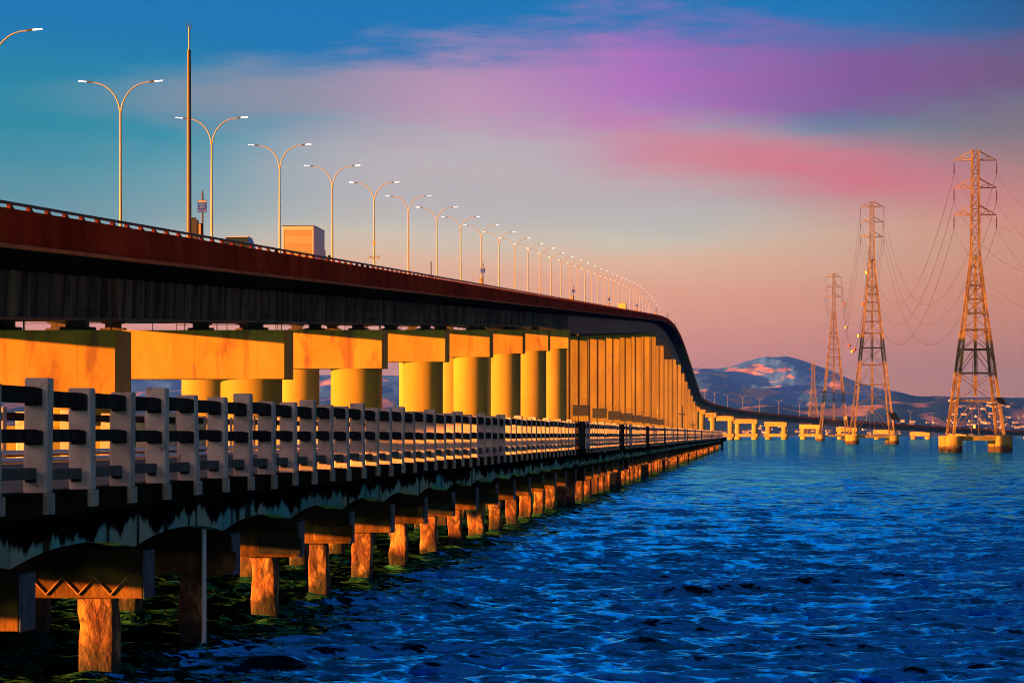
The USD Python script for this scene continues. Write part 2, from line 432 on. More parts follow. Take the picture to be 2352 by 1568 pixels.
M['pile'] = surf('pile_concrete', (.24, .07, .018), (.50, .23, .065), 2.0, (1, 1, .55), bump=.05, bump_scale=7, rough=.75, spec=.4, extra=tide, stain=(.07, .018, .006), stain_fac=.9, stain_scale=2.1, stain_stretch=(1, 1, .5), stain_range=(.43, .55), lo=.40, hi=.62)
M['tower'] = surf('tower_steel', (.11, .055, .012), (.27, .155, .032), .3, rough=.55, spec=.35)
M['tower_dark'] = surf('tower_bracing_steel', (.10, .055, .03), (.16, .09, .05), .4, rough=.6, spec=.3)
M['insulator'] = plain('insulator_brown', (.05, .02, .012), .3, .5)
M['wire'] = plain('wire_metal', (.06, .045, .045), .5)
M['footing'] = surf('footing_concrete', (.18, .115, .014), (.28, .19, .025), .4, (1, 1, .5), bump=.02, stain=(.14, .05, .015), stain_fac=.7, stain_scale=.5, extra=footing_tide)
M['far_cap'] = M['cap']
M['ball_orange'] = plain('marker_ball_orange', (.6, .09, .02), .5)
M['ball_yellow'] = plain('marker_ball_yellow', (.7, .5, .12), .5)
M['panel_black'] = plain('solar_panel_black', (.008, .008, .01), .3, .4)
M['box_dark'] = surf('platform_dark_box', (.016, .012, .010), (.03, .024, .018), 1.5, rough=.8)
M['house_wall'] = plain('house_wall_render', (.36, .24, .18), .8)
M['house_wall_b'] = plain('house_wall_pale', (.46, .33, .25), .8)
M['house_roof'] = plain('house_roof_tiles', (.09, .06, .07), .8)

# ------------------------------------------------------------------ water
def water_mesh():
    r_in = np.geomspace(1.0, 44.0, 26)[:-1]
    rows, rr, dq = [], 44.0, 0.0019
    while rr < 3200:
        rows.append(rr)
        rr *= 1 + 0.0019 + 0.0032 * min(1.0, max(0.0, (rr - 90) / 400.0))
    r_mid = np.array(rows)
    r_out = np.geomspace(r_mid[-1] * 1.01, 21000, 40)
    r = np.concatenate([r_in, r_mid, r_out])
    a = np.concatenate([np.linspace(-math.pi, -.8, 40)[:-1], np.linspace(-.8, -.24, 110)[:-1], np.linspace(-.24, .24, 570), np.linspace(.24, .8, 110)[1:], np.linspace(.8, math.pi, 40)[1:-1]])
    R, A = np.meshgrid(r, a, indexing='ij')
    X, Y = R * np.sin(A), R * np.cos(A)
    dR = np.gradient(r)[:, None] * np.ones_like(A)
    dA = R * np.gradient(a)[None, :]
    Z = np.zeros_like(X); DX = np.zeros_like(X); DY = np.zeros_like(X)
    g = np.random.default_rng(11)
    wind = math.atan2(1.0, -0.22)      # waves run mostly away from the shore
    for k in range(64):
        lam = 0.45 * (13.0 ** (k / 63.0))
        th = wind + g.normal(0, .38)
        kv = 2 * math.pi / lam
        amp = 0.0135 * lam ** 0.9 * (1.0 if lam < 0.9 else (0.9 / lam) ** 0.85) * g.uniform(.6, 1.3)
        ph = g.uniform(0, 2 * math.pi)
        cx, cy = math.cos(th), math.sin(th)
        s_r = np.abs(cx * np.sin(A) + cy * np.cos(A)) * dR
        s_a = np.abs(cx * np.cos(A) - cy * np.sin(A)) * dA
        fade = np.clip(1.6 - 3.2 * np.maximum(s_r, s_a) / lam, 0, 1)
        if k % 8 == 0:
            group = 0.65 + 0.7 * meshkit.noise(np.stack([X / 26 + k, Y / 26, np.zeros_like(X)], -1), seed=k)
        q = kv * (cx * X + cy * Y) + ph
        w = amp * fade * group
        Z += w * np.cos(q)
        DX -= cx * w * np.sin(q) * .8
        DY -= cy * w * np.sin(q) * .8
    V = np.stack([X + DX, Y + DY, Z], -1).reshape(-1, 3)
    nr, na = len(r), len(a)
    i, j = np.meshgrid(np.arange(nr - 1), np.arange(na), indexing='ij')
    i, j = i.ravel(), j.ravel()
    j2 = (j + 1) % na
    Fc = np.stack([i * na + j, i * na + j2, (i + 1) * na + j2, (i + 1) * na + j], 1)[:, ::-1]
    # centre disc
    c = len(V)
    V = np.vstack([V, [[0, 0, 0]]])
    tri = np.stack([np.full(na, c), (np.arange(na) + 1) % na, np.arange(na)], 1)
    Fc = np.vstack([Fc[:, [0, 1, 2]], Fc[:, [0, 2, 3]], tri])
    return V, Fc


def water_material():
    g = NG()
    pos = g('geometry', 'position')
    # small ripples as a tilt of the normal, so that they hold at any distance
    wp = g('vector_math', 'vector', math_type='multiply', vector1=pos, vector2=(.55, 1.25, 1.0))
    n3 = g('noise_texture', 'color', vector=wp, scale=9.0, detail=4.0, roughness=.6)
    n1 = g('noise_texture', 'color', vector=wp, scale=3.4, detail=5.0, roughness=.62, distortion=.5)
    n2 = g('noise_texture', 'color', vector=wp, scale=1.0, detail=3.0, roughness=.55, distortion=.3)
    gust = g('noise_texture', 'fac', vector=g('vector_math', 'vector', math_type='multiply', vector1=pos, vector2=(.03, .008, 1.0)), scale=1.0, detail=3.0)
    k1 = g.m('multiply_add', gust, 1.6, .55)
    t1 = g('vector_math', 'vector', math_type='multiply', vector1=g('vector_math', 'vector', math_type='subtract', vector1=n1, vector2=(.5, .5, .5)), vector2=g('combine_xyz', 'vector', x=k1, y=k1, z=0.0))
    t2 = g('vector_math', 'vector', math_type='multiply', vector1=g('vector_math', 'vector', math_type='subtract', vector1=n2, vector2=(.5, .5, .5)), vector2=(1.0, 1.2, 0.0))
    n4 = g('noise_texture', 'color', vector=wp, scale=.3, detail=2.0, roughness=.5)
    t4 = g('vector_math', 'vector', math_type='multiply', vector1=g('vector_math', 'vector', math_type='subtract', vector1=n4, vector2=(.5, .5, .5)), vector2=(.55, .85, 0.0))
    t2 = g('vector_math', 'vector', math_type='add', vector1=t2, vector2=t4)
    t3 = g('vector_math', 'vector', math_type='multiply', vector1=g('vector_math', 'vector', math_type='subtract', vector1=n3, vector2=(.5, .5, .5)), vector2=(.75, .75, 0.0))
    t2 = g('vector_math', 'vector', math_type='add', vector1=t2, vector2=t3)
    nn = g('vector_math', 'vector', math_type='add', vector1=g('geometry', 'normal'), vector2=g('vector_math', 'vector', math_type='add', vector1=t1, vector2=t2))
    nrm = g('vector_math', 'vector', math_type='normalize', vector1=nn)
    f = g('fresnel', 'fac', IOR=1.36, normal=nrm)
    deep = g('diffuse_bsdf', 'BSDF', color=(.0001, .0015, .008), normal=nrm)
    gl = g('glossy_bsdf', 'BSDF', color=(.10, .72, 1.0), roughness=.04, normal=nrm)
    mx = g('mix_closure', 'closure', fac=f, closure1=deep, closure2=gl)
    return g.build('/World/Looks/water', surface=mx)


wv, wf = water_mesh()
tag(usdkit.mesh(stage, '/World/water', (wv, wf), water_material(), smooth=True), 'choppy dark blue bay water with small wind waves', 'water', kind='structure')

# ------------------------------------------------------------------ hills
def interp(pts, x):
    p = np.array(pts, float)
    return np.interp(x, p[:, 0], p[:, 1])


def ridge(pts, x):
    # the ridge line with rounded corners
    return sum(w * interp(pts, x + d) for d, w in ((-16, .1), (-9, .2), (0, .4), (9, .2), (16, .1)))


RIDGE_A = [(-1500, 60), (-600, 100), (0, 118), (300, 122), (420, 126), (560, 132), (750, 138), (900, 136), (1200, 138), (1500, 141), (1600, 148), (1628, 147), (1650, 150), (1672, 153), (1712, 168), (1745, 174), (1762, 178), (1782, 177), (1806, 183), (1822, 176), (1842, 173), (1860, 165),
           (1892, 155), (1922, 142), (1952, 127), (1982, 117), (2023, 105), (2063, 99), (2110, 86), (2352, 80), (2900, 90), (3800, 50)]
RIDGE_B = [(-1500, 40), (0, 84), (300, 96), (420, 100), (600, 92), (750, 112), (885, 108), (1200, 110), (1500, 120), (1600, 134), (1635, 134), (1665, 126), (1700, 112), (1740, 104), (1790, 108), (1830, 113), (1880, 113), (1950, 100), (2050, 84), (2352, 70), (3800, 30)]
RIDGE_C = [(-1500, 30), (0, 62), (400, 68), (750, 66), (1200, 60), (1600, 60), (1640, 66), (1700, 62), (1760, 70), (1850, 60), (1950, 66), (2000, 84), (2040, 97), (2063, 98), (2110, 88), (2160, 90), (2220, 85), (2300, 87), (2352, 83), (2600, 90), (3800, 30)]


def hill_height(a, r):
    """a: azimuth (tangent), r: distance; ground height in metres"""
    x = MID + FPX * a
    X, Y = a * r, r
    P = np.stack([X / 620, Y / 800, np.zeros_like(X)], -1)
    n = meshkit.fbm(P, 6, 3) - .5
    rid = 1 - 2 * np.abs(meshkit.fbm(P * 1.3 + 7.7, 5, 9) - .5)
    z = np.full_like(X, -2.0)
    for prof, r0, wf_, wb in ((RIDGE_A, 16200, 3600, 1200), (RIDGE_B, 12300, 2400, 1300), (RIDGE_C, 9300, 2300, 1500)):
        zr = ridge(prof, x) * r0 / FPX + EYE
        t = np.where(r < r0, (r0 - r) / wf_, (r - r0) / wb)
        bell = np.clip(1 - t, 0, 1)
        bell = bell * bell * (3 - 2 * bell)
        amp = np.clip(t * 3.5, 0.05, 1) * bell
        z = np.maximum(z, zr * (bell + amp * (n * .9 + (rid - .72) * .5)) - 2)
    return np.maximum(z, -2)


ha = np.concatenate([np.linspace(-.42, -.17, 50)[:-1], np.linspace(-.17, .04, 230)[:-1], np.linspace(.04, .175, 330), np.linspace(.175, .42, 60)[1:]])
hr = np.concatenate([np.linspace(6600, 9600, 80)[:-1], np.linspace(9600, 12600, 62)[:-1], np.linspace(12600, 17400, 80)])
HA, HR = np.meshgrid(ha, hr, indexing='ij')
HZ = hill_height(HA, HR)
hv = np.stack([HA * HR, HR, HZ], -1).reshape(-1, 3)
na_, nr_ = HA.shape
ii, jj = np.meshgrid(np.arange(na_ - 1), np.arange(nr_ - 1), indexing='ij')
ii, jj = ii.ravel(), jj.ravel()
hf = np.stack([ii * nr_ + jj, (ii + 1) * nr_ + jj, (ii + 1) * nr_ + jj + 1, ii * nr_ + jj + 1], 1)


def hill_material():
    g = NG()
    pos = g('geometry', 'position')
    v = g('vector_math', 'vector', math_type='multiply', vector1=pos, vector2=(.0055, .0014, .013))
    n = g('noise_texture', 'fac', vector=v, scale=1.1, detail=6.0, roughness=.55, distortion=.5)
    g('separate_xyz', 'z', vector=pos)
    z = f'n{g.k}.z'
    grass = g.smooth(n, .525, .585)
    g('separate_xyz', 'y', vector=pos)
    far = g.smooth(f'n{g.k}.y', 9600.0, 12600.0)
    woods = g.mix(far, (.006, .030, .17), (.05, .15, .70))  # distance haze painted into the tree colour, paler and bluer far off
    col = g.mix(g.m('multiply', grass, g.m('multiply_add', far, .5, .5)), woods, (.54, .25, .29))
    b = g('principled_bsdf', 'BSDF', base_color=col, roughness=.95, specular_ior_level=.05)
    return g.build('/World/Looks/hills', surface=b)


tag(usdkit.mesh(stage, '/World/hills', (hv, hf), hill_material(), smooth=True), 'hazy blue mountain range with sunlit pink grass slopes', 'hills', kind='structure')

# ------------------------------------------------------------------ bridge geometry
KX = 0.07315                      # the bridge and the old pier run almost straight away
P_CURVE = 2209.0


def c_straight(p):
    p = np.asarray(p, float)
    return np.stack([-43.8 + KX * p + 1.1 * np.clip((p - 1332) / 877, 0, 1), p], -1)


TARGET = [1608, 1620, 1649, 1694, 1752, 1824, 1907, 1993, 2077, 2160, 2245, 2332, 2420, 2510, 2600]
pts, ths = [c_straight(P_CURVE)], []
for tx in TARGET:
    lo_, hi_ = 0.02, 1.45
    for _ in range(50):
        th = (lo_ + hi_) / 2
        q = pts[-1] + 63 * np.array([math.sin(th), math.cos(th)]) + 10 * np.array([math.cos(th), -math.sin(th)])
        if MID + FPX * q[0] / q[1] < tx:
            lo_ = th
        else:
            hi_ = th
    ths.append(th)
    pts.append(pts[-1] + 63 * np.array([math.sin(th), math.cos(th)]))
ths = np.array([math.atan(KX)] + ths)
ths = np.convolve(np.pad(ths, 1, mode='edge'), [.25, .5, .25], mode='valid')
CS = np.arange(0, 63 * len(TARGET), 9.0)
CTH = np.interp(CS, np.arange(len(ths)) * 63.0 - 20, ths)
CP = np.vstack([[c_straight(P_CURVE)], c_straight(P_CURVE) + np.cumsum(9.0 * np.stack([np.sin(CTH), np.cos(CTH)], -1), 0)])[:-1]
P_END = P_CURVE + CS[-1]


def frame(p):
    """centre line point and unit vector to the right at station p"""
    if p <= P_CURVE:
        c = c_straight(p)
        t = c_straight(p + 1) - c_straight(p - 1) if p < P_CURVE - 1 else c_straight(p) - c_straight(p - 1)
    else:
        s = min(p - P_CURVE, CS[-1])
        c = np.array([np.interp(s, CS, CP[:, 0]), np.interp(s, CS, CP[:, 1])])
        th = np.interp(s, CS, CTH)
        t = np.array([math.sin(th), math.cos(th)])
    t = t / np.linalg.norm(t)
    return c, np.array([t[1], -t[0]]), t


ZT = [(-200, 9.67 + .0329 * -331), (1130, 42.5), (1218, 45.2), (1332, 47.8), (1447, 48.6), (1561, 47.2), (1675, 44), (1764, 41), (1853, 38), (1942, 34.8), (2031, 31.8), (2120, 29), (2209, 26.6)]
FARY = [(1602, 905), (1620, 917), (1649, 929), (1694, 939), (1752, 946), (1824, 954), (1907, 959.5), (1993, 968), (2077, 973), (2160, 978), (2250, 983), (2352, 988), (2700, 993)]
for s in np.arange(63, CS[-1] + 1, 63):
    c, n, t = frame(P_CURVE + s)
    q = c + 13 * n
    ZT.append((P_CURVE + s, (HOR - interp(FARY, MID + FPX * q[0] / q[1])) * q[1] / FPX))
ZT = np.array(ZT)
_zs = np.arange(-200, P_END + 1, 10.0)
_zz = np.interp(_zs, ZT[:, 0], ZT[:, 1])
_k = np.hanning(17); _k /= _k.sum()
_zz = np.convolve(np.pad(_zz, 8, mode='reflect', reflect_type='odd'), _k, mode='valid')


def rail_z(p):
    return float(np.interp(p, _zs, _zz)) + EYE          # top of the parapet rail above the water


def depth(p):
    """girder bottom below the rail top"""
    if p < 560: return 4.75
    if p < 690: return 4.75 + 1.55 * (p - 560) / 130
    if p < 1218: return 6.3
    if p < 1332: return 6.3 + 3.4 * ((p - 1218) / 114) ** 2
    if p < 1561: return 6.3 + 3.4 * ((p - 1446.5) / 114.5) ** 2
    if p < 1675: return 6.3 + 3.4 * ((1675 - p) / 114) ** 2
    if p < 2160: return 6.3
    if p < 2272: return 6.3 - 1.55 * (p - 2160) / 112
    return 4.75


def at(p, o, z):
    c, n, t = frame(p)
    return (c[0] + n[0] * o, c[1] + n[1] * o, z)


def ring(p, prof):
    c, n, t = frame(p)
    return [(c[0] + n[0] * o, c[1] + n[1] * o, z) for o, z in prof]


BO = np.array([-27.0, 170.0, 0.0])
bridge = thing('highway_bridge', 'long concrete and steel highway bridge climbing away and curving right in the distance', 'bridge', BO)


def stations(p0, p1, step):
    n = max(1, int(round((p1 - p0) / step)))
    return np.linspace(p0, p1, n + 1)


def swp(p0, p1, step, prof):
    """prof(p) -> outline of (offset, z)"""
    return MB(BO).sweep([ring(p, prof(p)) for p in stations(p0, p1, step)])


BENTS = [-15 + 63 * k for k in range(0, 11)]           # 174 + 63 n among them
BENTS = [50.5, 111] + [174 + 63 * n for n in range(8)]
PIERS = [687, 775, 864, 953, 1042, 1130, 1218, 1332, 1561, 1675, 1764, 1853, 1942, 2031, 2120, 2209]
FAR = [P_CURVE + 63 * k for k in range(1, 15) if P_CURVE + 63 * k < P_END - 10]
SUPPORT = sorted(BENTS + PIERS + FAR)
edges = [-60] + SUPPORT + [P_END]
# deck, girders and soffit, one piece per span
for p0, p1 in zip(edges[:-1], edges[1:]):
    st = 10.0
    swp(p0, p1 - .06, st, lambda p: [(-12.75, rail_z(p) - 1.1), (-12.75, rail_z(p) - 1.75), (12.75, rail_z(p) - 1.75), (12.75, rail_z(p) - 1.1)]).build('deck_slab', M['deck'], bridge)
    for sgn in (-1, 1):
        a_, b_ = (2.4, 8.2) if sgn > 0 else (-8.2, -2.4)
        swp(p0 + .03, p1 - .09, st, lambda p: [(a_, rail_z(p) - 1.76), (a_ + .15, rail_z(p) - depth(p)), (b_ - .15, rail_z(p) - depth(p)), (b_, rail_z(p) - 1.76)]).build('box_girder', M['girder'], bridge)
        # sloping bracket plate under the overhang
        o0, o1 = (8.21, 12.7) if sgn > 0 else (-12.7, -8.21)
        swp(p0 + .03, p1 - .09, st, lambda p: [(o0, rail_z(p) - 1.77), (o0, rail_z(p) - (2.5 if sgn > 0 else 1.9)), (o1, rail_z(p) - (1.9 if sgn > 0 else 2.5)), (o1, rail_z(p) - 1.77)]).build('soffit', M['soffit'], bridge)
    swp(p0, p1 - .06, st, lambda p: [(-.35, rail_z(p) - 1.1), (.35, rail_z(p) - 1.1), (.15, rail_z(p) - .25), (-.15, rail_z(p) - .25)]).build('median_barrier', M['cap'], bridge)
    swp(p0, p1 - .06, st, lambda p: [(-13.05, rail_z(p) - 1.94), (-12.75, rail_z(p) - 1.94), (-12.75, rail_z(p) - .29), (-13.05, rail_z(p) - .29)]).build('left_parapet' if False else 'parapet', M['fascia'], bridge)
# outer girder bottom flange
for p0, p1 in zip(edges[:-1], edges[1:]):
    if p1 > 700: break
    swp(p0 + .03, p1 - .09, 20, lambda p: [(7.6, rail_z(p) - depth(p) - .09), (8.35, rail_z(p) - depth(p) - .09), (8.35, rail_z(p) - depth(p) + .03), (7.6, rail_z(p) - depth(p) + .03)]).build('bottom_flange', M['girder'], bridge)
# fascia panels along the near edge, one by one, then long runs
pan = np.arange(107.5, 700, 10.9)
for k, p0 in enumerate(pan):
    swp(p0, p0 + 10.84, 5.4, lambda p: [(12.76, rail_z(p) - 1.78), (13.0, rail_z(p) - 1.78), (12.94, rail_z(p) - .29), (12.76, rail_z(p) - .29)]).build('fascia_panel', M['fascia'], bridge)
runs = [(-60, pan[0] - .06)] + [(a_, min(a_ + 120, P_END) - .05) for a_ in np.arange(pan[-1] + 10.9, P_END, 120)]
for p0, p1 in runs:
    swp(p0, p1, 12, lambda p: [(12.76, rail_z(p) - 1.78), (13.0, rail_z(p) - 1.78), (12.94, rail_z(p) - .29), (12.76, rail_z(p) - .29)]).build('fascia_panel', M['fascia'], bridge)
for p0 in np.arange(-60, P_END - 5, 63):
    p1 = min(p0 + 63, P_END)
    swp(p0, p1, 10, lambda p: [(12.76, rail_z(p) - 1.95), (13.16, rail_z(p) - 1.95), (13.16, rail_z(p) - 1.80), (12.76, rail_z(p) - 1.783)]).build('ledge', M['ledge'], bridge)
    swp(p0, p1, 10, lambda p: [(12.72, rail_z(p) - .11), (12.92, rail_z(p) - .11), (12.92, rail_z(p)), (12.72, rail_z(p))]).build('rail', M['bridge_rail'], bridge)
    swp(p0, p1, 10, lambda p: [(-12.92, rail_z(p) - .11), (-12.72, rail_z(p) - .11), (-12.72, rail_z(p)), (-12.92, rail_z(p))]).build('rail', M['bridge_rail'], bridge)


def rail_post_mesh(p, o):
    c, n, t = frame(p)
    m = MB(BO)
    z = rail_z(p)
    sl = (rail_z(p + 1) - rail_z(p - 1)) / 2
    def pt(y, x, zz):
        return (c[0] + n[0] * (o + x) + t[0] * y, c[1] + n[1] * (o + x) + t[1] * y, z + zz + sl * y)
    m.hexa([pt(-.42, -.1, -.292), pt(.42, -.1, -.292), pt(.42, .1, -.292), pt(-.42, .1, -.292), pt(-.36, -.1, -.235), pt(.36, -.1, -.235), pt(.36, .1, -.235), pt(-.36, .1, -.235)])
    m.hexa([pt(-.10, -.08, -.236), pt(.34, -.08, -.236), pt(.34, .08, -.236), pt(-.10, .08, -.236), pt(-.34, -.08, -.108), pt(.12, -.08, -.108), pt(.12, .08, -.108), pt(-.34, .08, -.108)])
    return m


for p in np.arange(127.5, 640, 3.63):
    rail_post_mesh(p, 12.83).build('rail_post', M['rail_post'], bridge)
rest = MB(BO)
for p in list(np.arange(-60, 127, 3.63)) + list(np.arange(640.5, 1500, 3.63)):
    q = rail_post_mesh(p, 12.83); rest.add(np.vstack(q.v), np.vstack(q.f))
for p in np.arange(-60, 900, 3.63):
    q = rail_post_mesh(p, -12.83); rest.add(np.vstack(q.v), np.vstack(q.f))
rest.build('rail_post', M['rail_post'], bridge, kind='stuff')
# web stiffeners
far_st = MB(BO)
for k, p in enumerate(np.arange(96, 640, 3.25)):
    z = rail_z(p)
    m = MB(BO)
    zb, ztp = z - depth(p) + .04, z - 2.35
    c, n, t = frame(p)
    w = .05
    def q(y, o, zz): return (c[0] + n[0] * o + t[0] * y, c[1] + n[1] * o + t[1] * y, zz)
    dpt = .22 if k % 4 else .34
    m.hexa([q(-w, 8.02, zb), q(w, 8.02, zb), q(w, 8.2 + dpt, zb), q(-w, 8.2 + dpt, zb), q(-w, 8.15, ztp), q(w, 8.15, ztp), q(w, 8.2 + dpt, ztp), q(-w, 8.2 + dpt, ztp)])
    if p < 420:
        m.build('stiffener', M['stiffener'], bridge)
    else:
        far_st.add(np.vstack(m.v), np.vstack(m.f))
far_st.build('stiffener', M['stiffener'], bridge, kind='stuff')


def local_box(m, p, o0, o1, y0, y1, z0, z1, ch=0):
    c, n, t = frame(p)
    def q(o, y, z): return (c[0] + n[0] * o + t[0] * y, c[1] + n[1] * o + t[1] * y, z)
    return m.hexa([q(o0, y0, z0), q(o1, y0, z0), q(o1, y1, z0), q(o0, y1, z0), q(o0, y0, z1), q(o1, y0, z1), q(o1, y1, z1), q(o0, y1, z1)])


def bearing_set(p, ztop, width):
    zb = rail_z(p) - depth(p)
    for o in (-7.4, -3.3, 3.3, 7.4):
        m = MB(BO)
        local_box(m, p, o - .9, o + .9, -.55, .55, ztop + .003, ztop + .22)
        local_box(m, p, o - .55, o + .55, -.4, .4, ztop + .22, zb - .14)
        local_box(m, p, o - .8, o + .8, -.5, .5, zb - .14, zb - .003)
        m.build('bearing', M['bearing'], bridge)


for p in BENTS + FAR:
    zt = rail_z(p) - 5.45
    zt2 = zt - 3.6
    c, n, t = frame(p)
    def q(o, y, z): return (c[0] + n[0] * o + t[0] * y, c[1] + n[1] * o + t[1] * y, z)
    m = MB(BO)
    bev = .18
    ringy = lambda z: [q(-10, -1.9 + bev, z), q(-10 + bev, -1.9, z), q(10 - bev, -1.9, z), q(10, -1.9 + bev, z), q(10, 1.9 - bev, z), q(10 - bev, 1.9, z), q(-10 + bev, 1.9, z), q(-10, 1.9 - bev, z)]
    m.sweep([ringy(zt2), ringy(zt)])
    m.build('bent_cap', M['cap'], bridge)
    far_bent = p > P_CURVE
    for o in (-7.1, 7.1):
        m = MB(BO)
        seg = 40 if not far_bent else 16
        top = [q(o + 2.3 * math.cos(a), 2.3 * math.sin(a) * .8, zt2 - .003) for a in np.arange(seg) * 2 * math.pi / seg]
        bot = [(x, y, 4.6) for x, y, z in top]
        if zt2 > 5.0:
            m.sweep([bot, top]); m.build('column', M['column'], bridge, smooth=40)
        m = MB(BO)
        top = [q(o + 2.7 * math.cos(a), 2.7 * math.sin(a) * .8, min(2.2, zt2)) for a in np.arange(16) * 2 * math.pi / 16]
        m.sweep([[(x, y, -3) for x, y, z in top], top]); m.build('footing_shaft', M['column'], bridge, smooth=40)
    if zt2 > 5.0:
        m = MB(BO); local_box(m, p, -10.2, 10.2, -2.2, 2.2, 2.2, 4.6); m.build('footing', M['footing'], bridge)
    if p < 640:
        bearing_set(p, zt, 10)
        # handrail along the camera side of the cap
        m = MB(BO)
        for o in np.arange(-9.6, 9.7, 2.4):
            local_box(m, p, o - .03, o + .03, -1.8, -1.74, zt, zt + 1.05)
        for hz in (.5, 1.0):
            local_box(m, p, -9.6, 9.6, -1.79, -1.75, zt + hz, zt + hz + .05)
        m.build('handrail', M['dark_metal'], bridge)

for p in PIERS:
    zt = rail_z(p) - depth(p) - .55
    c, n, t = frame(p)
    def q(o, y, z): return (c[0] + n[0] * o + t[0] * y, c[1] + n[1] * o + t[1] * y, z)
    # fluted wall: ribs between recessed grooves on both faces
    W, T = 9.9, 1.7
    pr = []
    nf = 9
    xs = np.linspace(-W, W, nf * 2 + 2)
    out = []
    for k in range(nf * 2 + 1):
        x0, x1 = xs[k], xs[k + 1]
        wide = (k % 2 == 0)
        out.append((x0, x1, T if wide else T - .28))
    # widths: ribs broad, grooves narrow
    ribw, grow = 2 * W / (nf + 1) * .82, 2 * W / (nf + 1) * .18 * (nf + 1) / nf
    x = -W
    cells = []
    for k in range(nf + 1):
        cells.append((x, x + ribw, T)); x += ribw
        if k < nf:
            cells.append((x, x + grow, T - .35)); x += grow
    m = MB(BO)
    for x0, x1, tt in cells:
        local_box(m, p, x0, min(x1, W), -tt, tt, 4.6, zt)
    local_box(m, p, -W + .3, W - .3, -T + .5, T - .5, 4.6, zt + .003)
    m.build('pier_wall', M['pier_wall'], bridge)
    m = MB(BO); local_box(m, p, -10.8, 10.8, -3, 3, 2.2, 4.6); m.build('footing', M['footing'], bridge)
    for o in (-7.1, 7.1):
        m = MB(BO)
        top = [q(o + 2.7 * math.cos(a), 2.7 * math.sin(a), 2.2) for a in np.arange(16) * 2 * math.pi / 16]
        m.sweep([[(x_, y_, -3) for x_, y_, z_ in top], top]); m.build('footing_shaft', M['column'], bridge, smooth=40)
    for o in (-5.5, 5.5):
        m = MB(BO); local_box(m, p, o - 2, o + 2, -.7, .7, zt + .006, rail_z(p) - depth(p) - .003); m.build('bearing', M['bearing'], bridge)
    if p <= 1332:
        # dark service platform on legs in front of the pier foot, with a hooped ladder and handrail
        m = MB(BO); local_box(m, p, 7.0, 10.4, -6.0, -3.4, 8.1, 10.3)
        local_box(m, p, 6.8, 10.6, -6.2, -3.2, 10.3, 10.42)
        m.build('service_platform', M['box_dark'], bridge)
        m = MB(BO)
        for o in np.linspace(7.2, 10.2, 6):
            local_box(m, p, o - .11, o + .11, -5.9, -5.7, 4.6, 8.1)
            local_box(m, p, o - .11, o + .11, -3.8, -3.6, 4.6, 8.1)
        m.build('platform_leg', M['footing'], bridge)
        m = MB(BO)
        for o in np.arange(8.4, 10.5, .65):
            local_box(m, p, o - .03, o + .03, -5.98, -5.92, 10.42, 11.7)
        for hz in (11.0, 11.65):
            local_box(m, p, 8.4, 10.4, -5.97, -5.93, hz, hz + .05)
        hoop = [np.array(q(7.7 + .45 * math.cos(a), -5.9, 11.5 + .8 * math.sin(a))) for a in np.linspace(-.6, math.pi + .6, 14)]
        m.tube(hoop, .035, 5)
        m.build('handrail', M['dark_metal'], bridge)
# ------------------------------------------------------------------ street lamps along the bridge median
def lamp_parts(t, cameras=False):
    m = MB(); m.tube([(0, 0, 0), (0, 0, .35)], .22, 10); m.build('base', M['lamp_pole'], t, smooth=40)
    m = MB(); m.tube([(0, 0, .35), (0, 0, 5), (0, 0, 10.2)], [.12, .095, .07], 10); m.build('pole', M['lamp_pole'], t, smooth=40)
    for s in (-1, 1):
        m = MB()
        pts_ = [(s * (.04 + 2.1 * (1 - math.cos(a))), 0, 10.1 + 2.15 * math.sin(a)) for a in np.linspace(0, math.pi / 2, 12)]
        pts_ = [(s * (.04 + 2.1 * (a / (math.pi / 2)) ** 1.8), 0, 10.1 + 2.15 * math.sin(a)) for a in np.linspace(0, math.pi / 2, 12)]
        m.tube(pts_, np.linspace(.06, .04, 12), 8); m.build('arm', M['lamp_pole'], t, smooth=40)
        m = MB(); m.beam((s * 2.08, 0, 12.27), (s * 2.42, 0, 12.30), .16, .11); m.build('head', M['lamp_head'], t)
        m = MB(); m.beam((s * 2.42, 0, 12.30), (s * 2.98, 0, 12.34), .2, .065); m.build('lens', M['lamp_lens'], t)
    if cameras:
        m = MB()
        m.beam((-.55, 0, 3.55), (.55, 0, 3.55), .06, .06)
        m.beam((0, 0, 4.9), (0, 0, 5.4), .3, .3)
        for s in (-1, 1):
            m.beam((s * .55, -.28, 3.42), (s * .55, .16, 3.55), .16, .16)
            m.beam((s * .3, -.2, 3.36), (s * .3, .16, 3.42), .14, .14)
        m.build('camera_bracket', M['lamp_pole'], t)


LG = 'double-armed lamps along the bridge'
ORD = ['first', 'second', 'third', 'fourth', 'fifth', 'sixth', 'seventh', 'eighth', 'ninth', 'tenth', 'eleventh', 'twelfth', 'thirteenth', 'fourteenth', 'fifteenth', 'sixteenth']
lamp_proto = None
n_far = 0


def ordinal(n):
    tens = {20: 'twentieth', 30: 'thirtieth', 40: 'fortieth'}
    names = ORD + ['seventeenth', 'eighteenth', 'nineteenth']
    if n <= 19: return names[n - 1]
    if n % 10 == 0: return tens[n]
    return {2: 'twenty', 3: 'thirty', 4: 'forty'}[n // 10] + '-' + names[n % 10 - 1]


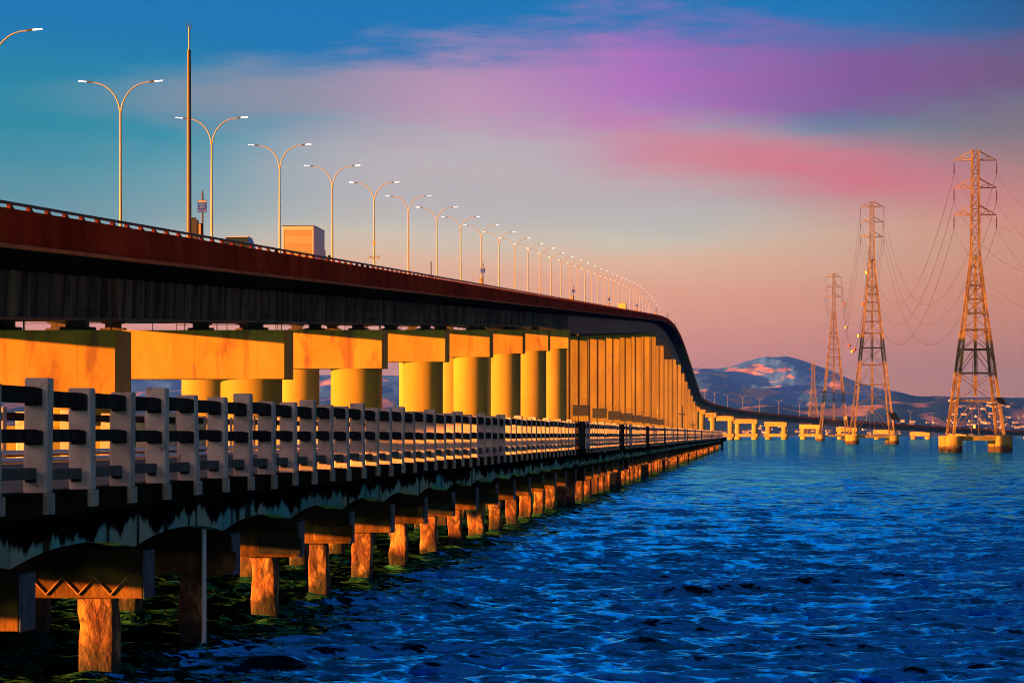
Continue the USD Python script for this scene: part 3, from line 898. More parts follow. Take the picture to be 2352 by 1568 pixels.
for i in range(0, 90):
    p = 184.9 + 38.21 * i
    if p > P_END - 20: break
    if 1570 < p < P_CURVE: continue          # hidden behind the crest
    c, n, t = frame(p)
    yaw = math.atan2(-t[0], t[1])
    loc = (c[0], c[1], rail_z(p) - 1.1 + .85)
    loc = (c[0], c[1], rail_z(p) - .25)
    if i == 0:
        lab = 'double-armed street lamp at the far left edge, only its right arm in view'
    elif i == 1:
        lab = 'nearest complete double-armed street lamp, tallest in the picture, left of the slim dark mast'
    elif i == 2:
        lab = 'double-armed street lamp whose left arm passes behind the dark mast'
    elif i == 3:
        lab = 'double-armed street lamp standing at the left edge of the box truck'
    elif i == 4:
        lab = 'double-armed street lamp just right of the box truck'
    elif i == 5:
        lab = 'double-armed street lamp with traffic cameras bracketed to its pole'
    elif i < 14:
        lab = f'double-armed street lamp on the bridge, {ORD[i - 6]} beyond the one carrying traffic cameras'
    elif p < P_CURVE:
        lab = f'small double-armed lamp in the receding row, {ordinal(i + 1)} from the left edge of the picture'
    else:
        n_far += 1
        lab = f'tiny double-armed lamp on the distant curving viaduct, {ordinal(n_far)} from the left there'
    if i in (5, 13):
        if i == 13:
            lab = 'small double-armed lamp with traffic cameras, left of the third call box'
        tl = thing('street_lamp', lab, 'street lamp', loc, yaw, LG)
        lamp_parts(tl, True)
    elif lamp_proto is None:
        lamp_proto = thing('street_lamp', lab, 'street lamp', loc, yaw, LG)
        lamp_parts(lamp_proto)
    else:
        dup(lamp_proto, loc, yaw, lab)

# ------------------------------------------------------------------ mast, cabinet, call boxes on the right hand edge
def edge_loc(x, o=12.2):
    """station on the bridge where the right hand edge appears at picture column x"""
    best = min(np.arange(100, 2000, .5), key=lambda p: abs(MID + FPX * at(p, o, 0)[0] / at(p, o, 0)[1] - x))
    c, n, t = frame(best)
    return best, at(best, o, rail_z(best) - 1.1), math.atan2(-t[0], t[1])


p, loc, yaw = edge_loc(434)
t = thing('antenna_mast', 'tall slim dark mast with forked tip rising above the bridge rail', 'mast', loc, yaw)
m = MB(); m.tube([(0, 0, 0), (0, 0, 11.6)], [.15, .11], 12); m.build('pole', M['mast'], t, smooth=40)
m = MB(); m.tube([(0, 0, 11.6), (0, 0, 12.9)], .05, 8); m.build('tip_rod', M['lamp_pole'], t, smooth=40)
m = MB()
for s in (-1, 1):
    m.tube([(0, 0, 12.75), (s * .12, 0, 12.82), (s * .14, 0, 13.12)], .018, 6)
    m.tube([(0, 0, 12.85), (s * .05, 0, 12.9), (s * .055, 0, 13.05)], .015, 6)
m.build('fork', M['dark_metal'], t)
p, loc, yaw = edge_loc(446)
t = thing('control_cabinet', 'dark narrow control cabinet between the mast and the call box', 'cabinet', loc, yaw)
m = MB(); m.bbox(-.27, .27, -.2, .2, .5, 2.0, .02); m.box(-.2, .2, -.16, .16, 0, .5); m.build('housing', M['dark_metal'], t)
m = MB(); m.box(-.1, .14, -.1, .1, 2.0, 2.14); m.build('vent', M['dark_metal'], t)


def call_box(t):
    m = MB(); m.tube([(0, 0, 0), (0, 0, 3.55)], .06, 8); m.build('pole', M['dark_metal'], t, smooth=40)
    m = MB(); m.tube([(0, 0, 3.55), (0, 0, 3.66), (0, 0, 3.9)], [.07, .05, .008], 8); m.build('finial', M['dark_metal'], t)
    m = MB(); m.bbox(-.46, -.06, -.2, .12, 1.25, 1.85, .02); m.build('phone_box', M['callbox'], t)
    m = MB(); m.box(-.06, -.5, -.16, .08, 1.85, 1.9); m.build('box_lid', M['dark_metal'], t)
    m = MB(); m.box(-.27, .27, -.10, -.075, 2.55, 3.25); pl = m.build('sign_plate', M['sign_blue'], t)
    def letters(s, h, z, mat, nm):
        tm = meshkit.text_mesh(s, h, .006, False)
        w = tm.bounds[1][0] - tm.bounds[0][0]
        V = tm.vertices.copy(); V[:, 0] -= tm.bounds[0][0] + w / 2
        k = min(1.0, .46 / w); V[:, 0] *= k
        mm = MB(); mm.add(np.stack([V[:, 0], -.1005 - V[:, 2], z + V[:, 1]], -1), tm.faces)
        mm.build(nm, mat, pl)
    letters('CALL', .10, 2.97, M['sign_white'], 'lettering')
    letters('BOX', .10, 2.80, M['sign_white'], 'lettering')
    letters('92-1468', .07, 2.60, M['sign_yellow'], 'lettering')
    mm = MB(); mm.box(-.24, .24, -.106, -.1003, 3.13, 3.21); mm.build('yellow_band', M['sign_yellow'], pl)


cb = None
CB = [(464, 'nearest blue CALL BOX sign post with yellow phone box, beside the dark mast'), (1109, 'blue call box sign post in the middle of the bridge rail, second from the mast'),
      (1317, 'small call box post beside the dark car on the bridge, third from the mast'), (1399, 'tiny call box post just left of the far yellow truck'), (1463, 'tiny call box post just right of the far yellow truck'),
      (1507, 'tiny call box post where the row of lamps ends at the crest'), (1534, 'tiny call box post standing alone on the bridge crest'), (1551, 'tiny call box post at the right shoulder of the crest'), (1564, 'tiny call box post on the steep far side of the crest, lowest in view')]
for x, lab in CB:
    p, loc, yaw = edge_loc(x)
    if cb is None:
        cb = thing('call_box', lab, 'call box', loc, yaw, 'emergency call boxes on the bridge'); call_box(cb)
    else:
        dup(cb, loc, yaw, lab)

# ------------------------------------------------------------------ vehicles
def wheel(t, x, y, r=.34, w=.22):
    m = MB(); m.tube([(x - w / 2, y, r), (x + w / 2, y, r)], r, 16); ty = m.build('wheel', M['rubber'], t, smooth=40)
    m = MB(); s = 1 if x > 0 else -1
    m.tube([(x + s * (w / 2 - .01), y, r), (x + s * (w / 2 + .015), y, r)], r * .6, 12); m.build('rim', M['lamp_pole'], ty)


def car(t, paint, L=4.6, W=1.8, Hh=1.5, suv=False, lights=False):
    prof = [(-L / 2, .35), (L / 2, .35), (L / 2, .72), (L / 2 - .15, .85), (L / 2 - 1.1, .95), (-L / 2 + .1, .98), (-L / 2, .85)]
    m = MB(); m.sweep([[(x, y, z) for y, z in prof] for x in (-W / 2, W / 2)]); m.build('body', paint, t)
    b = -L / 2 + (.15 if suv else .55)
    cab = [(b, .97), (L / 2 - 1.15, .94), (L / 2 - 1.95, Hh - .02), (b + .35, Hh - .02)]
    lo4, hi4 = [(-.93, cab[0]), (.93, cab[0]), (.93, cab[1]), (-.93, cab[1])], [(-.74, cab[3]), (.74, cab[3]), (.74, cab[2]), (-.74, cab[2])]
    m = MB(); m.hexa([(x * W / 2, c[0], c[1]) for x, c in lo4] + [(x * W / 2, c[0], c[1]) for x, c in hi4]); m.build('window', M['glass'], t)
    roof = [(b + .3, Hh - .03), (L / 2 - 1.9, Hh - .03), (L / 2 - 2.05, Hh + .04), (b + .45, Hh + .05)]
    m = MB(); m.sweep([[(x * W / 2, y, z) for y, z in roof] for x in (-.76, .76)]); m.build('roof', paint, t)
    for x in (-1, 1):
        for y in (-L / 2 + .85, L / 2 - .85):
            wheel(t, x * (W / 2 - .09), y)
        m = MB(); m.box(x * .5 - .2, x * .5 + .2, -L / 2 - .02, -L / 2 + .05, .6, .8)
        m.build('headlight' if lights else 'tail_light', M['headlamp'] if lights else M['lamp_red'], t)


def box_truck(t, rear, side, bodyL=6.5, w=2.5, z0=1.0, z1=3.92):
    m = MB(); m.box(-w / 2, w / 2, 0, bodyL, z0, z1); m.build('cargo_box', side, t)
    m = MB()
    m.box(-w / 2 + .02, -w / 2 + .14, -.05, -.001, z0, z1 - .02); m.box(w / 2 - .14, w / 2 - .02, -.05, -.001, z0, z1 - .02)
    m.box(-w / 2 + .14, w / 2 - .14, -.05, -.001, z1 - .3, z1 - .02); m.build('rear_frame', M['truck_frame'], t)
    z = z0
    while z < z1 - .36:
        m = MB(); m.box(-w / 2 + .16, w / 2 - .16, -.035, -.002, z, min(z + .51, z1 - .31)); m.build('door_panel', rear, t); z += .525
    m = MB(); m.box(-w / 2 - .012, w / 2 + .012, -.06, bodyL + .01, z1, z1 + .06); m.build('roof_edge', M['dark_metal'], t)
    m = MB(); m.box(-w / 2 + .1, w / 2 - .1, .1, bodyL + 2.0, .55, .95); m.build('chassis', M['dark_metal'], t)
    m = MB(); cab = [(bodyL + .15, .6), (bodyL + 2.1, .6), (bodyL + 2.1, 1.5), (bodyL + 1.7, 2.5), (bodyL + .15, 2.5)]
    m.sweep([[(x, y, z_) for y, z_ in cab] for x in (-1.1, 1.1)]); m.build('cab', side, t)
    for s in (-1, 1):
        m = MB(); m.tube([(s * 1.1, bodyL + 1.6, 1.7), (s * 1.5, bodyL + 1.5, 2.1), (s * 1.5, bodyL + 1.5, 1.5)], .03, 6); m.bbox(s * 1.46 - .11, s * 1.46 + .11, bodyL + 1.36, bodyL + 1.46, 1.45, 2.05, .02); m.build('wing_mirror', M['sign_yellow'], t)
        for y in (1.4, bodyL + 1.2):
            wheel(t, s * (w / 2 - .22), y, .48, .3)


def on_deck(x, o):
    best = min(np.arange(100, P_END - 5, .5), key=lambda p: abs(MID + FPX * at(p, o, 0)[0] / at(p, o, 0)[1] - x) + (100 if (x < 1590) != (p < 2000) else 0))
    c, n, t = frame(best)
    return at(best, o, rail_z(best) - 1.095), math.atan2(-t[0], t[1])


loc, yaw = on_deck(684, 8.4)
t = thing('box_truck', 'white box truck with roll-up rear door driving away on the bridge', 'truck', loc, yaw)
box_truck(t, M['truck_white'], M['truck_side'])
loc, yaw = on_deck(552, 10.6)
t = thing('parked_car' if False else 'car', 'pale car whose roof shows above the rail, behind the box truck', 'car', loc, yaw)
car(t, M['car_pale'], 5.0, 1.9, 1.72)
loc, yaw = on_deck(1024, 8.3)
t = thing('car', 'oncoming pale car with glowing headlights seen through the bridge rail', 'car', loc, yaw)
car(t, M['car_white'], lights=True)
p, loc, yaw = edge_loc(989.8)
t = thing('marker_post', 'thin dark post standing alone on the bridge rail before the seventh lamp', 'post', loc, yaw)
m = MB(); m.tube([(0, 0, 0), (0, 0, 2.5)], .06, 8); m.build('post', M['dark_metal'], t, smooth=40)
m = MB(); m.tube([(0, 0, 2.5), (0, 0, 2.56)], .075, 8); m.build('cap', M['dark_metal'], t, smooth=40)
for x, lab in ((1305, 'dark car beside the third call box on the bridge'), (1409, 'dark car just left of the far yellow truck'), (1440, 'dark car close to the right of the far yellow truck'), (1468, 'dark car farthest along the bridge before the crest')):
    loc, yaw = on_deck(x, 8.6)
    t = thing('car', lab, 'car', loc, yaw, 'dark cars far along the bridge')
    car(t, M['car_dark'], 4.8, 1.9, 1.75, suv=True)
loc, yaw = on_deck(1428, 6.2)
t = thing('box_truck', 'small sunlit yellow truck far along the bridge near its crest', 'truck', loc, yaw)
box_truck(t, M['truck_yellow'], M['truck_yellow'])
loc, yaw = on_deck(1941, 8.0)
t = thing('box_truck', 'tiny sunlit yellow truck on the distant viaduct left of the towers', 'truck', loc, yaw)
box_truck(t, M['truck_yellow'], M['car_dark'])
loc, yaw = on_deck(2238, 8.0)
t = thing('box_truck', 'tiny truck with yellow rear on the viaduct behind the right tower', 'truck', loc, yaw)
box_truck(t, M['truck_yellow'], M['car_dark'])

# ------------------------------------------------------------------ old trestle pier
PA = math.atan(.0779)
pier = thing('fishing_pier', 'old concrete trestle pier with open railings running out over the water', 'pier', (-10.24, 0, 0), -PA)
SP, S0 = 3.05, 15.07 * 3.05
K0, K1 = -6, 273
PW = 12.0                                              # width, from outer rail face to outer rail face
NEAR = 96
sk = lambda k: S0 + k * SP


def jit(k, s): return float(np.random.default_rng(1000 + k * 17 + s).normal())


def post(m, k, x0, x1, far=False):
    y = sk(k)
    zt = 4.95 if k % 3 == 0 else 4.85
    zt += .012 * jit(k, 1)
    yj = .015 * jit(k, 2)
    m.bbox(x0, x1, y - .21 + yj, y + .21 + yj, 3.31, zt, .025)
    v = m.v[-1]
    v[:, 0] += (v[:, 2] - 3.31) * .010 * jit(k, 21)
    v[:, 1] += (v[:, 2] - 3.31) * .010 * jit(k, 22)
    return m


def add(m, q):
    m.add(np.vstack(q.v), np.vstack(q.f)); return m


SOLID = [(44.2, 46.3), (62.2, 64.2), (80.2, 82.2), (97.6, 99.2), (115.5, 117.0), (133.5, 135), (151.5, 153), (169.5, 171), (205.5, 207), (241.5, 243)]
solid_k = lambda k: any(a - .4 <= k <= b + .4 for a, b in SOLID)
rest_post, rest_rail, rest_stub, rest_low = MB(), MB(), MB(), MB()
for k in range(K0, K1 + 1):
    y = sk(k)
    near = k <= NEAR
    if not solid_k(k):
        q = post(MB(), k, -.34, 0)
        st = MB().bbox(-.05, .035, y - .235, y + .235, 3.02 + .02 * jit(k, 3), 3.305, .015)
        if near:
            pp = q.build('post', M['post'], pier)
            st.build('post_foot', M['post_stub'], pp)
        else:
            add(rest_post, q); add(rest_stub, st)
    if k < K1:
        y0, y1 = y + .21, sk(k + 1) - .21
        for j, (za, zb) in enumerate(((4.56, 4.79), (4.02, 4.21), (3.49, 3.65))):
            dz = .012 * jit(k, 5 + j)
            xo = -.10 + .01 * jit(k, 9 + j)
            q = MB().bbox(-.31, xo, y0 - (.01 if j < 2 else 0), y1 - .13, za + dz, zb + dz, .02)
            if near:
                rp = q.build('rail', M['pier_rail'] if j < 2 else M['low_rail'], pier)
                if j < 2:
                    MB().bbox(-.29, xo + .05, y1 - .13, y1 + .004, za + dz - .035, zb + dz - .01, .03).build('rail_joint', M['joint'], rp)  # added dark block where only shadow falls beside the post
                else:
                    MB().bbox(-.29, xo - .03, y1 - .13, y1 + .004, za + dz - .05, zb + dz - .03, .03).build('rail_joint', M['joint'], rp)
            else:
                q = MB().box(-.31, xo, y0 - .01, y1 + .01, za + dz, zb + dz)
                add(rest_rail if j < 2 else rest_low, q)
for a, b in SOLID:
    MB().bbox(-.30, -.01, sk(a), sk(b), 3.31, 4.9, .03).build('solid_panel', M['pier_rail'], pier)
rest_post.build('post', M['post'], pier, kind='stuff')
rest_stub.build('post_foot', M['post_stub'], pier, kind='stuff')
rest_rail.build('rail', M['pier_rail'], pier, kind='stuff')
rest_low.build('rail', M['low_rail'], pier, kind='stuff')
# far railing
rest_post, rest_rail = MB(), MB()
for k in range(K0, K1 + 1):
    y = sk(k)
    q = post(MB(), k, -PW, -PW + .34)
    if 8 <= k <= 60: q.build('post', M['post'], pier)
    else: add(rest_post, q)
    if k < K1:
        for j, (za, zb) in enumerate(((4.56, 4.79), (4.02, 4.21), (3.49, 3.65))):
            q = MB().box(-PW + .1, -PW + .31, y + .2, sk(k + 1) - .2, za, zb)
            if 8 <= k <= 60: q.build('rail', M['pier_rail'], pier)
            else: add(rest_rail, q)
rest_post.build('post', M['post'], pier, kind='stuff')
rest_rail.build('rail', M['pier_rail'], pier, kind='stuff')
# deck, kerbs, haunched edge beams
s0, s1 = sk(K0) - .5, sk(K1) + .4
for k in range(K0, K1, 3):
    y0, y1 = sk(k) + .015, min(sk(k + 3), s1) - .015
    m = MB(); m.box(-PW + .08, -.06, y0, y1, 2.96, 3.30); m.build('deck_slab', M['slab'], pier)
    m = MB(); m.box(-PW + .40, -.40, y0, y1, 3.304, 3.33); m.build('paving', M['pier_deck'], pier)
    ys = np.linspace(y0 + .02, y1 - .02, 13)
    for x in ((-.95, -.58), (-4.2, -3.8), (-8.2, -7.8), (-PW + .58, -PW + .95)):
        rings = []
        for y in ys:
            u = abs((y - (y0 + y1) / 2) / ((y1 - y0) / 2))
            zb = (2.42 if x[0] > -1 else 2.36) - .22 * u ** 2.2
            rings.append([(x[0], y, zb), (x[1], y, zb), (x[1], y, 2.958), (x[0], y, 2.958)])
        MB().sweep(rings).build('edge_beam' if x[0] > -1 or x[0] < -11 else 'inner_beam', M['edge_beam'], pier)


def rough_box(x0, x1, y0, y1, z0, z1, amp, seed, sub=3, scale=2.4):
    b = trimesh.creation.box([x1 - x0, y1 - y0, z1 - z0])
    b.apply_translation([(x0 + x1) / 2, (y0 + y1) / 2, (z0 + z1) / 2])
    for _ in range(sub): b = b.subdivide()
    V = b.vertices.copy()
    c = np.array([(x0 + x1) / 2, (y0 + y1) / 2])
    # round the corners a little
    d = V[:, :2] - c
    hw = np.array([(x1 - x0) / 2, (y1 - y0) / 2])
    e = np.abs(d) / hw
    k = 1 - .07 * np.clip(e.min(1) * 2 - 1, 0, 1) ** 2
    d *= k[:, None]
    nn = meshkit.fbm(np.stack([V[:, 0] * scale, V[:, 1] * scale, V[:, 2] * scale * .8], -1) + seed * 13.7, 4, seed) - .5
    d *= (1 + 2 * amp / (x1 - x0) * nn * 2)[:, None]
    V[:, :2] = c + d
    return V, b.faces


far_cap, far_pile = MB(), MB()
for k in range(K0, K1 + 1, 3):
    y = sk(k)
    near = k <= 114
    m = MB()
    if near:
        V, Fc = rough_box(-PW + .3, -.30, y - .45, y + .45, 1.34, 2.19, .004, k + 50, 2)
        V[:, 2] += 0
        m.box(-PW + .3, -.36, y - .45, y + .45, 1.34, 2.19)
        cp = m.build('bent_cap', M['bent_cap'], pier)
        MB().bbox(-.358, -.30, y - .452, y + .452, 1.33, 2.17, .04).build('cap_end', M['cap_end'], cp)
        if k in (6, 9, 12, -3, 21, 27, 36):
            MB().bbox(-1.25, -.24, y - .52, y - .455, 1.42, 1.80, .03).build('repair_block', M['joint'] if k % 2 else M['bent_cap'], cp)
    else:
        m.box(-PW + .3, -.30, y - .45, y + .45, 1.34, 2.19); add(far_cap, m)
    for j, x in enumerate((-1.18, -4.4, -7.6, -PW + 1.18)):
        w = .28 * (1 + .12 * jit(k, 31 + j))
        if near:
            V, Fc = rough_box(x - w, x + w, y - w, y + w, -2.6, 1.338, .085, (k + 40) * 4 + j, 4 if (j == 0 and k < 45) else 3)
            V[:, 0] += (1.34 - V[:, 2]) * .02 * jit(k, 41 + j)
            MB().add(V, Fc).build('pile', M['pile'], pier, smooth=50)
        else:
            far_pile.box(x - w, x + w, y - w, y + w, -2.6, 1.338)
    if k == 6:
        m = MB(); m.tube([(-.86 if k == 6 else -.2, y - .62, -1.0), (-.86 if k == 6 else -.2, y - .62, 2.9)], .045, 8); m.build('drain_pipe', M['pipe'] if k == 6 else M['joint'], pier, smooth=40)
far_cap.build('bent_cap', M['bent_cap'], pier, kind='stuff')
far_pile.build('pile', M['pile'], pier, kind='stuff')
# light reflected off the water, built as a zigzag bar on one cap
y = sk(3) - .475
zz = [(-3.7 + .28 * i, y, 1.40 + (.30 if i % 2 else 0)) for i in range(12)]
m = MB(); m.tube(zz, .017, 6); m.build('exposed_rebar', M['rust'], pier)
# white pipes lying along the deck
for x, z in ((-PW + 1.0, 3.62), (-PW + 1.5, 3.42)):
    m = MB(); m.tube([(x, s0 + 6, z), (x, sk(70), z)], .075, 10); m.build('pipe', M['pipe'], pier, smooth=40)
# end of the pier
m = MB(); m.box(-PW - 1, .9, s1 + .02, s1 + 7, 2.2, 3.3); m.build('end_platform', M['slab'], pier)
m = MB()
for x in np.arange(-PW - .9, .9, 1.4):
    m.box(x - .06, x + .06, s1 + 6.8, s1 + 6.92, 3.3, 4.7)
for z in (3.8, 4.25, 4.66):
    m.box(-PW - .9, .85, s1 + 6.84, s1 + 6.9, z, z + .08); m.box(.78, .84, s1 + .1, s1 + 6.9, z, z + .08)
m.build('end_fence', M['dark_metal'], pier)
m = MB()
for x in (-PW + .5, -PW / 2, -.2):
    m.box(x - .4, x + .4, s1 + 5.5, s1 + 6.3, -2.6, 2.2)
m.build('end_pile', M['pile'], pier)
for kk, x, hh in ((150, -2.0, 5.4), (176, -2.0, 3.4)):
    t = thing('pier_post', 'tall dark post near the far end of the pier' if hh > 5 else 'shorter dark post nearer the far end of the pier', 'post', (-10.24 + math.cos(PA) * x + math.sin(PA) * sk(kk), sk(kk) * math.cos(PA) - math.sin(PA) * x, 3.33), -PA)
    m = MB(); m.tube([(0, 0, 0), (0, 0, hh)], [.2, .09], 8); m.build('post', M['dark_metal'], t, smooth=40)
    m = MB(); m.box(-.5, .5, -.05, .05, hh * .72, hh * .76); m.build('crossbar', M['dark_metal'], t)

# ------------------------------------------------------------------ transmission towers
def tower(t, Ht, base, head_w=1.5, arm=9.9, base_z=4.0, panel=1.0, arm_z=(0.935, 0.862, 0.79)):
    """square lattice tower of height Ht on four footings; local z 0 = water"""
    zb = base_z
    shaft = Ht - 24.5                              # where the narrow head starts
    def half(z):
        if z >= shaft: return head_w / 2 + .25 * (Ht - z) / 24.5
        return (head_w / 2 + .25) + (base / 2 - head_w / 2 - .25) * ((shaft - z) / (shaft - zb)) ** 1.06
    cs = [(-1, -1), (1, -1), (1, 1), (-1, 1)]
    lv = [zb]
    z = zb
    while z < shaft - 3:
        z += max(3.2, half(z) * (1.35 if z < zb + 40 else 1.25)); lv.append(min(z, shaft))
    lv[-1] = shaft
    heads = np.linspace(shaft, Ht, 10)
    for sx, sy in cs:
        m = MB()
        zs = lv + list(heads[1:])
        for a, b in zip(zs[:-1], zs[1:]):
            w = .62 if a < shaft * .6 else (.46 if a < shaft else .26)
            m.beam((sx * half(a), sy * half(a), a), (sx * half(b), sy * half(b), b), w, w)
        m.build('leg', M['tower'], t)
        m = MB()
        x, y = sx * base / 2, sy * base / 2
        top = [(x + 2.0 * math.cos(a), y + 2.0 * math.sin(a), zb - .2) for a in np.arange(12) * math.pi / 6]
        m.sweep([[(a, b, -2.5) for a, b, c in top], top]); m.build('footing', M['footing'], t, smooth=40)
    # footing tie beams with a lit top edge
    m = MB()
    for k in range(4):
        (ax, ay), (bx, by) = cs[k], cs[(k + 1) % 4]
        m.beam((ax * base / 2, ay * base / 2, zb - .75), (bx * base / 2, by * base / 2, zb - .75), .9, 1.1)
    m.build('tie_beam', M['footing'], t)
    for i, (a, b) in enumerate(zip(lv[:-1], lv[1:])):
        m = MB(); d = MB()
        for k in range(4):
            (ax, ay), (bx, by) = cs[k], cs[(k + 1) % 4]
            A = np.array([ax * half(a), ay * half(a), a]); B = np.array([bx * half(a), by * half(a), a])
            A2 = np.array([ax * half(b), ay * half(b), b]); B2 = np.array([bx * half(b), by * half(b), b])
            if half(a) > 3.4:
                c = (A + B) / 2 + np.array([0, 0, .0]); c2 = (A2 + B2) / 2
                mid = (A + B + A2 + B2) / 4
                if i % 2 == 0:
                    d.beam(A, c2, .13, .13); d.beam(B, c2, .13, .13); d.beam(c, c2, .11, .11)
                else:
                    d.beam(A2, c, .2, .2) if False else d.beam(A, B2, .13, .13); d.beam(B, A2, .13, .13); d.beam(mid, c2, .11, .11)
            else:
                if (i + k) % 2: d.beam(A, B2, .18, .18)
                else: d.beam(B, A2, .18, .18)
                if half(a) < 2.6: d.beam(B, A2, .16, .16) if (i + k) % 2 else d.beam(A, B2, .16, .16)
            if half(a) > 2.2 or i % 3 == 0:
                m.beam(A2, B2, .3, .3)
        if m.n: m.build('horizontal_brace', M['tower_dark'], t)
        d.build('diagonal_brace', M['tower_dark'], t)
    d = MB()
    for i, (a, b) in enumerate(zip(heads[:-1], heads[1:])):
        for k in range(4):
            (ax, ay), (bx, by) = cs[k], cs[(k + 1) % 4]
            A = np.array([ax * half(a), ay * half(a), a]); B = np.array([bx * half(a), by * half(a), a])
            A2 = np.array([ax * half(b), ay * half(b), b]); B2 = np.array([bx * half(b), by * half(b), b])
            d.beam(A, B2, .12, .12); d.beam(B, A2, .12, .12); d.beam(A2, B2, .12, .12)
    d.build('head_lattice', M['tower_dark'], t)
    zarm = [Ht - 2.3, Ht - 8.7, Ht - 15.0]
    ends = []
    for za in zarm:
        for s in (-1, 1):
            m = MB()
            tip = np.array([s * arm / 2, 0, za])
            h0, h1 = half(za), half(za + 2.2)
            for sy in (-1, 1):
                m.beam((s * h0, sy * h0, za), tip, .2, .2)
                m.beam((s * h1, sy * h1, za + 2.2), tip, .16, .16)
                q = np.array([s * h0, sy * h0, za]) * .45 + tip * .55
                q2 = np.array([s * h1, sy * h1, za + 2.2]) * .45 + tip * .55
                m.beam(q, q2, .12, .12); m.beam(q2, (s * h0, sy * h0, za), .1, .1)
            m.build('cross_arm', M['tower_dark'] if s > 0 else M['tower'], t)  # right arms darker: their side away from the sun is painted in
            m = MB()
            m.tube([(s * arm / 2, 0, za), (s * arm / 2, 0, za - .7)], .04, 5)
            zs = np.linspace(za - .7, za - 3.1, 15)
            m.tube([(s * arm / 2, 0, q) for q in zs], [.16 if i % 2 else .10 for i in range(15)], 8)
            m.tube([(s * arm / 2, 0, za - 3.1), (s * arm / 2, 0, za - 3.4)], .05, 5)
            m.build('insulator', M['insulator'], t)
            ends.append((s * arm / 2, 0, za - 3.4))
    # ladder cages / platforms on the left leg and one across the waist
    for zp in (shaft, shaft - (shaft - zb) * .42, zb + (shaft - zb) * .30):
        h = half(zp)
        m = MB(); m.box(-h - 1.0, -h + 1.2, -h - .9, -h + .5, zp, zp + .12)
        for x in (-h - 1.0, -h, -h + 1.1):
            m.box(x, x + .07, -h - .9, -h - .83, zp + .12, zp + 1.2)
        m.box(-h - 1.0, -h + 1.17, -h - .9, -h - .84, zp + .6, zp + .67); m.box(-h - 1.0, -h + 1.17, -h - .9, -h - .84, zp + 1.13, zp + 1.2)
        m.build('platform', M['tower_dark'], t)
    m = MB(); m.box(-.32, .32, -.25, -.19, zb + 9, shaft)
    for z in np.arange(zb + 9, shaft, 1.5): m.box(-.5, .5, -.26, -.2, z, z + .1)
    m.build('ladder', M['tower'], t)
    if panel:
        h = half(zb + 9)
        P0 = np.array([h + .1, -h - .6, zb + 8.0])
        Q = [(-.4, -1.0, -1.4), (3.1, -1.0, -2.0), (3.1, -.7, -2.0), (-.4, -.7, -1.4), (-1.7, .4, 1.4), (1.5, .4, 1.0), (1.5, .7, 1.0), (-1.7, .7, 1.4)]
        m = MB(); m.hexa([tuple(P0 + panel * np.array(q)) for q in Q])
        m.build('solar_panel', M['panel_black'], t)
    return ends


TW = [(2240, 740, 70.2, 11.6, 'nearest and tallest-looking lattice power tower, at the right edge of the picture'), (2003, 1340, 102.2, 16.8, 'second lattice power tower, left of the nearest one'), (1915, 2000, 105.3, 17.0, 'third lattice power tower, standing left of the second in front of the mountain')]
tw = []
for x, Y, Ht, base, lab in TW:
    X = (x - MID) * Y / FPX
    t = thing('power_tower', lab, 'power tower', (X, Y, 0), 0.0, 'lattice towers standing in the bay')
    ends = tower(t, Ht, base, panel=.55 if Y < 1000 else (1.1 if Y < 1500 else 0))
    tw.append([(X + a, Y + b, c) for a, b, c in ends])
# fourth, far off and of another type, with a spiky top
X, Y = (1868 - MID) * 3600 / FPX, 3600.0
t = thing('power_tower', 'smallest far lattice power tower with spiky aerials, in front of the mountain', 'power tower', (X, Y, 0))
Ht, zb = 84.0, 3.0
half = lambda z: 1.6 + 5.8 * max(0, (62 - z) / 60) ** 1.1
zs = np.linspace(zb, Ht, 22)
for sx, sy in ((-1, -1), (1, -1), (1, 1), (-1, 1)):
    m = MB()
    for a, b in zip(zs[:-1], zs[1:]): m.beam((sx * half(a), sy * half(a), a), (sx * half(b), sy * half(b), b), .6, .6)
    m.build('leg', M['tower'], t)
m = MB()
for i, (a, b) in enumerate(zip(zs[:-1], zs[1:])):
    for sx in (-1, 1):
        m.beam((-half(a), sx * half(a), a), (half(b), sx * half(b), b), .35, .35); m.beam((half(a), sx * half(a), a), (-half(b), sx * half(b), b), .35, .35)
    m.beam((-half(b), -half(b), b), (half(b), -half(b), b), .35, .35)
m.build('lattice', M['tower_dark'], t)
for z in (78, 69.5, 61.5):
    for s in (-1, 1):
        m = MB(); m.beam((s * 1.6, 0, z), (s * 7.0, 0, z), .5, .6); m.build('cross_arm', M['tower_dark'], t)
for j, (dx, dz) in enumerate(((-3.6, 6), (-1.5, 7), (0, 8), (1.4, 7), (3.2, 6.5))):
    m = MB(); m.beam((dx * .2, 0, Ht - 1), (dx, 0, Ht + dz), .3, .3); m.build('aerial', M['tower'], t)

# ------------------------------------------------------------------ wires
def catenary(a, b, sag, n=40):
    u = np.linspace(0, 1, n)[:, None]
    P = np.asarray(a)[None] * (1 - u) + np.asarray(b)[None] * u
    P[:, 2] -= (4 * sag * u * (1 - u))[:, 0]
    return P


def wire(P, label, group, r):
    m = MB(P[0])
    m.tube(P, r, 5)
    t = thing('power_line', label, 'power line', P[0], 0, group)
    m.build('wire', M['wire'], t)
    return t


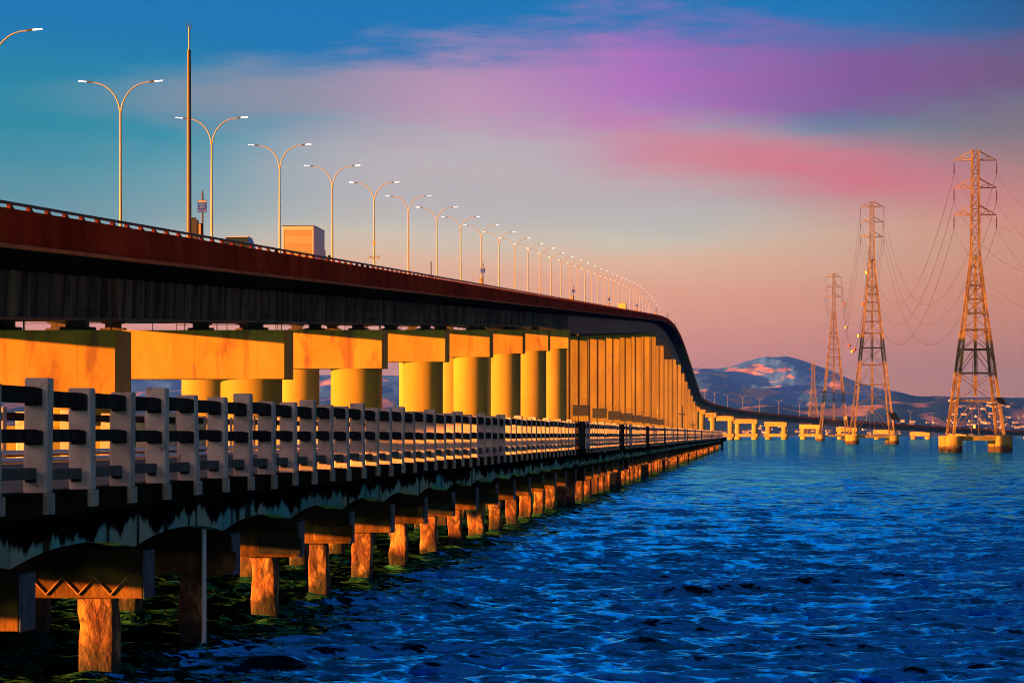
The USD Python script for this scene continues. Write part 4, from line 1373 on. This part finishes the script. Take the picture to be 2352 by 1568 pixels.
near_tower = [(64 + a - (TW[0][0] - MID) * 740 / FPX, 140 + b - 740, c) for a, b, c in tw[0]]
for i in range(6):
    side = 'left' if i % 2 == 0 else 'right'
    lvl = ('top', 'middle', 'bottom')[i // 2]
    wire(catenary(tw[0][i], near_tower[i], 30), f'thin wire from the {lvl} {side} arm of the nearest tower towards the camera', 'wires running off to the right', .03)
    wire(catenary(tw[1][i], tw[0][i], 34), f'thin sagging wire from the {lvl} {side} arm of the second tower to the nearest', 'wires between nearest and second tower', .045)
    w = wire(catenary(tw[2][i], tw[1][i], 36), f'thin sagging wire from the {lvl} {side} arm of the third tower to the second', 'wires between second and third tower', .055)
# a lower wire strung with marker balls between third and second tower
a, b = np.array(tw[2][1]) + (0, 0, 2), np.array(tw[1][0]) + (4, 0, -11)
P = catenary(a, b, 46, 40)
t = wire(P, 'sagging wire strung with orange and yellow marker balls left of the second tower', None, .09)
for j, u in enumerate((.10, .22, .36, .48, .58, .70, .84, .93)):
    q = catenary(a, b, 46, 101)[int(u * 100)] - P[0]
    s = trimesh.creation.icosphere(2, .85); s.apply_translation(q)
    MB().tm(s).build('marker_ball', M['ball_orange'] if j % 2 == 0 else M['ball_yellow'], t, smooth=True)

# ------------------------------------------------------------------ houses on the far hillside
def house(t, w, d, h, wall):
    m = MB(); m.box(-w / 2, w / 2, -d / 2, d / 2, -4, h); m.build('wall', wall, t)
    m = MB(); m.hexa([(-w / 2 - .4, -d / 2 - .4, h), (w / 2 + .4, -d / 2 - .4, h), (w / 2 + .4, d / 2 + .4, h), (-w / 2 - .4, d / 2 + .4, h), (-w / 2 - .4, -.1, h + 2.6), (w / 2 + .4, -.1, h + 2.6), (w / 2 + .4, .1, h + 2.6), (-w / 2 - .4, .1, h + 2.6)]); m.build('roof', M['house_roof'], t)


protos = []
hg = np.random.default_rng(5)
spots = []
for k in range(210):
    x = hg.uniform(2180, 2420) if k < 120 else hg.uniform(1640, 2260)
    r = hg.uniform(7350, 8700) if k < 120 else hg.uniform(7150, 7900)
    a = (x - MID) / FPX
    z = float(hill_height(np.array([a]), np.array([r]))[0])
    if z < 1: continue
    spots.append((a * r, r, z, x))
for k, (X, Y, z, x) in enumerate(spots):
    lab = 'small sunlit house among many on the hillside behind the nearest power tower' if x > 2180 else 'small sunlit house on the low shore below the dark hills'
    yaw = hg.uniform(-.5, .5)
    if len(protos) < 3:
        t = thing('house', lab, 'house', (X, Y, z), yaw, 'houses on the far shore')
        house(t, (8, 10, 14)[len(protos)], (7, 7, 8)[len(protos)], (3.5, 4.5, 3.5)[len(protos)], (M['house_wall'], M['house_wall_b'], M['house_wall_b'])[len(protos)])
        protos.append(t)
    else:
        dup(protos[hg.integers(0, 3)], (X, Y, z), yaw, lab)

# ------------------------------------------------------------------ the air
if HAZE:
    g = NG()
    v = g('principled_volume', 'volume', color=(.05, .20, 1.0), density=HAZE, anisotropy=0.1)
    hm = g.build('/World/Looks/haze', volume=v)
    m = MB(); m.box(-21500, 21500, -21500, 21500, -6, 440)
    tag(m.build('haze', hm), 'thin blue evening haze over the bay', 'haze', kind='stuff')
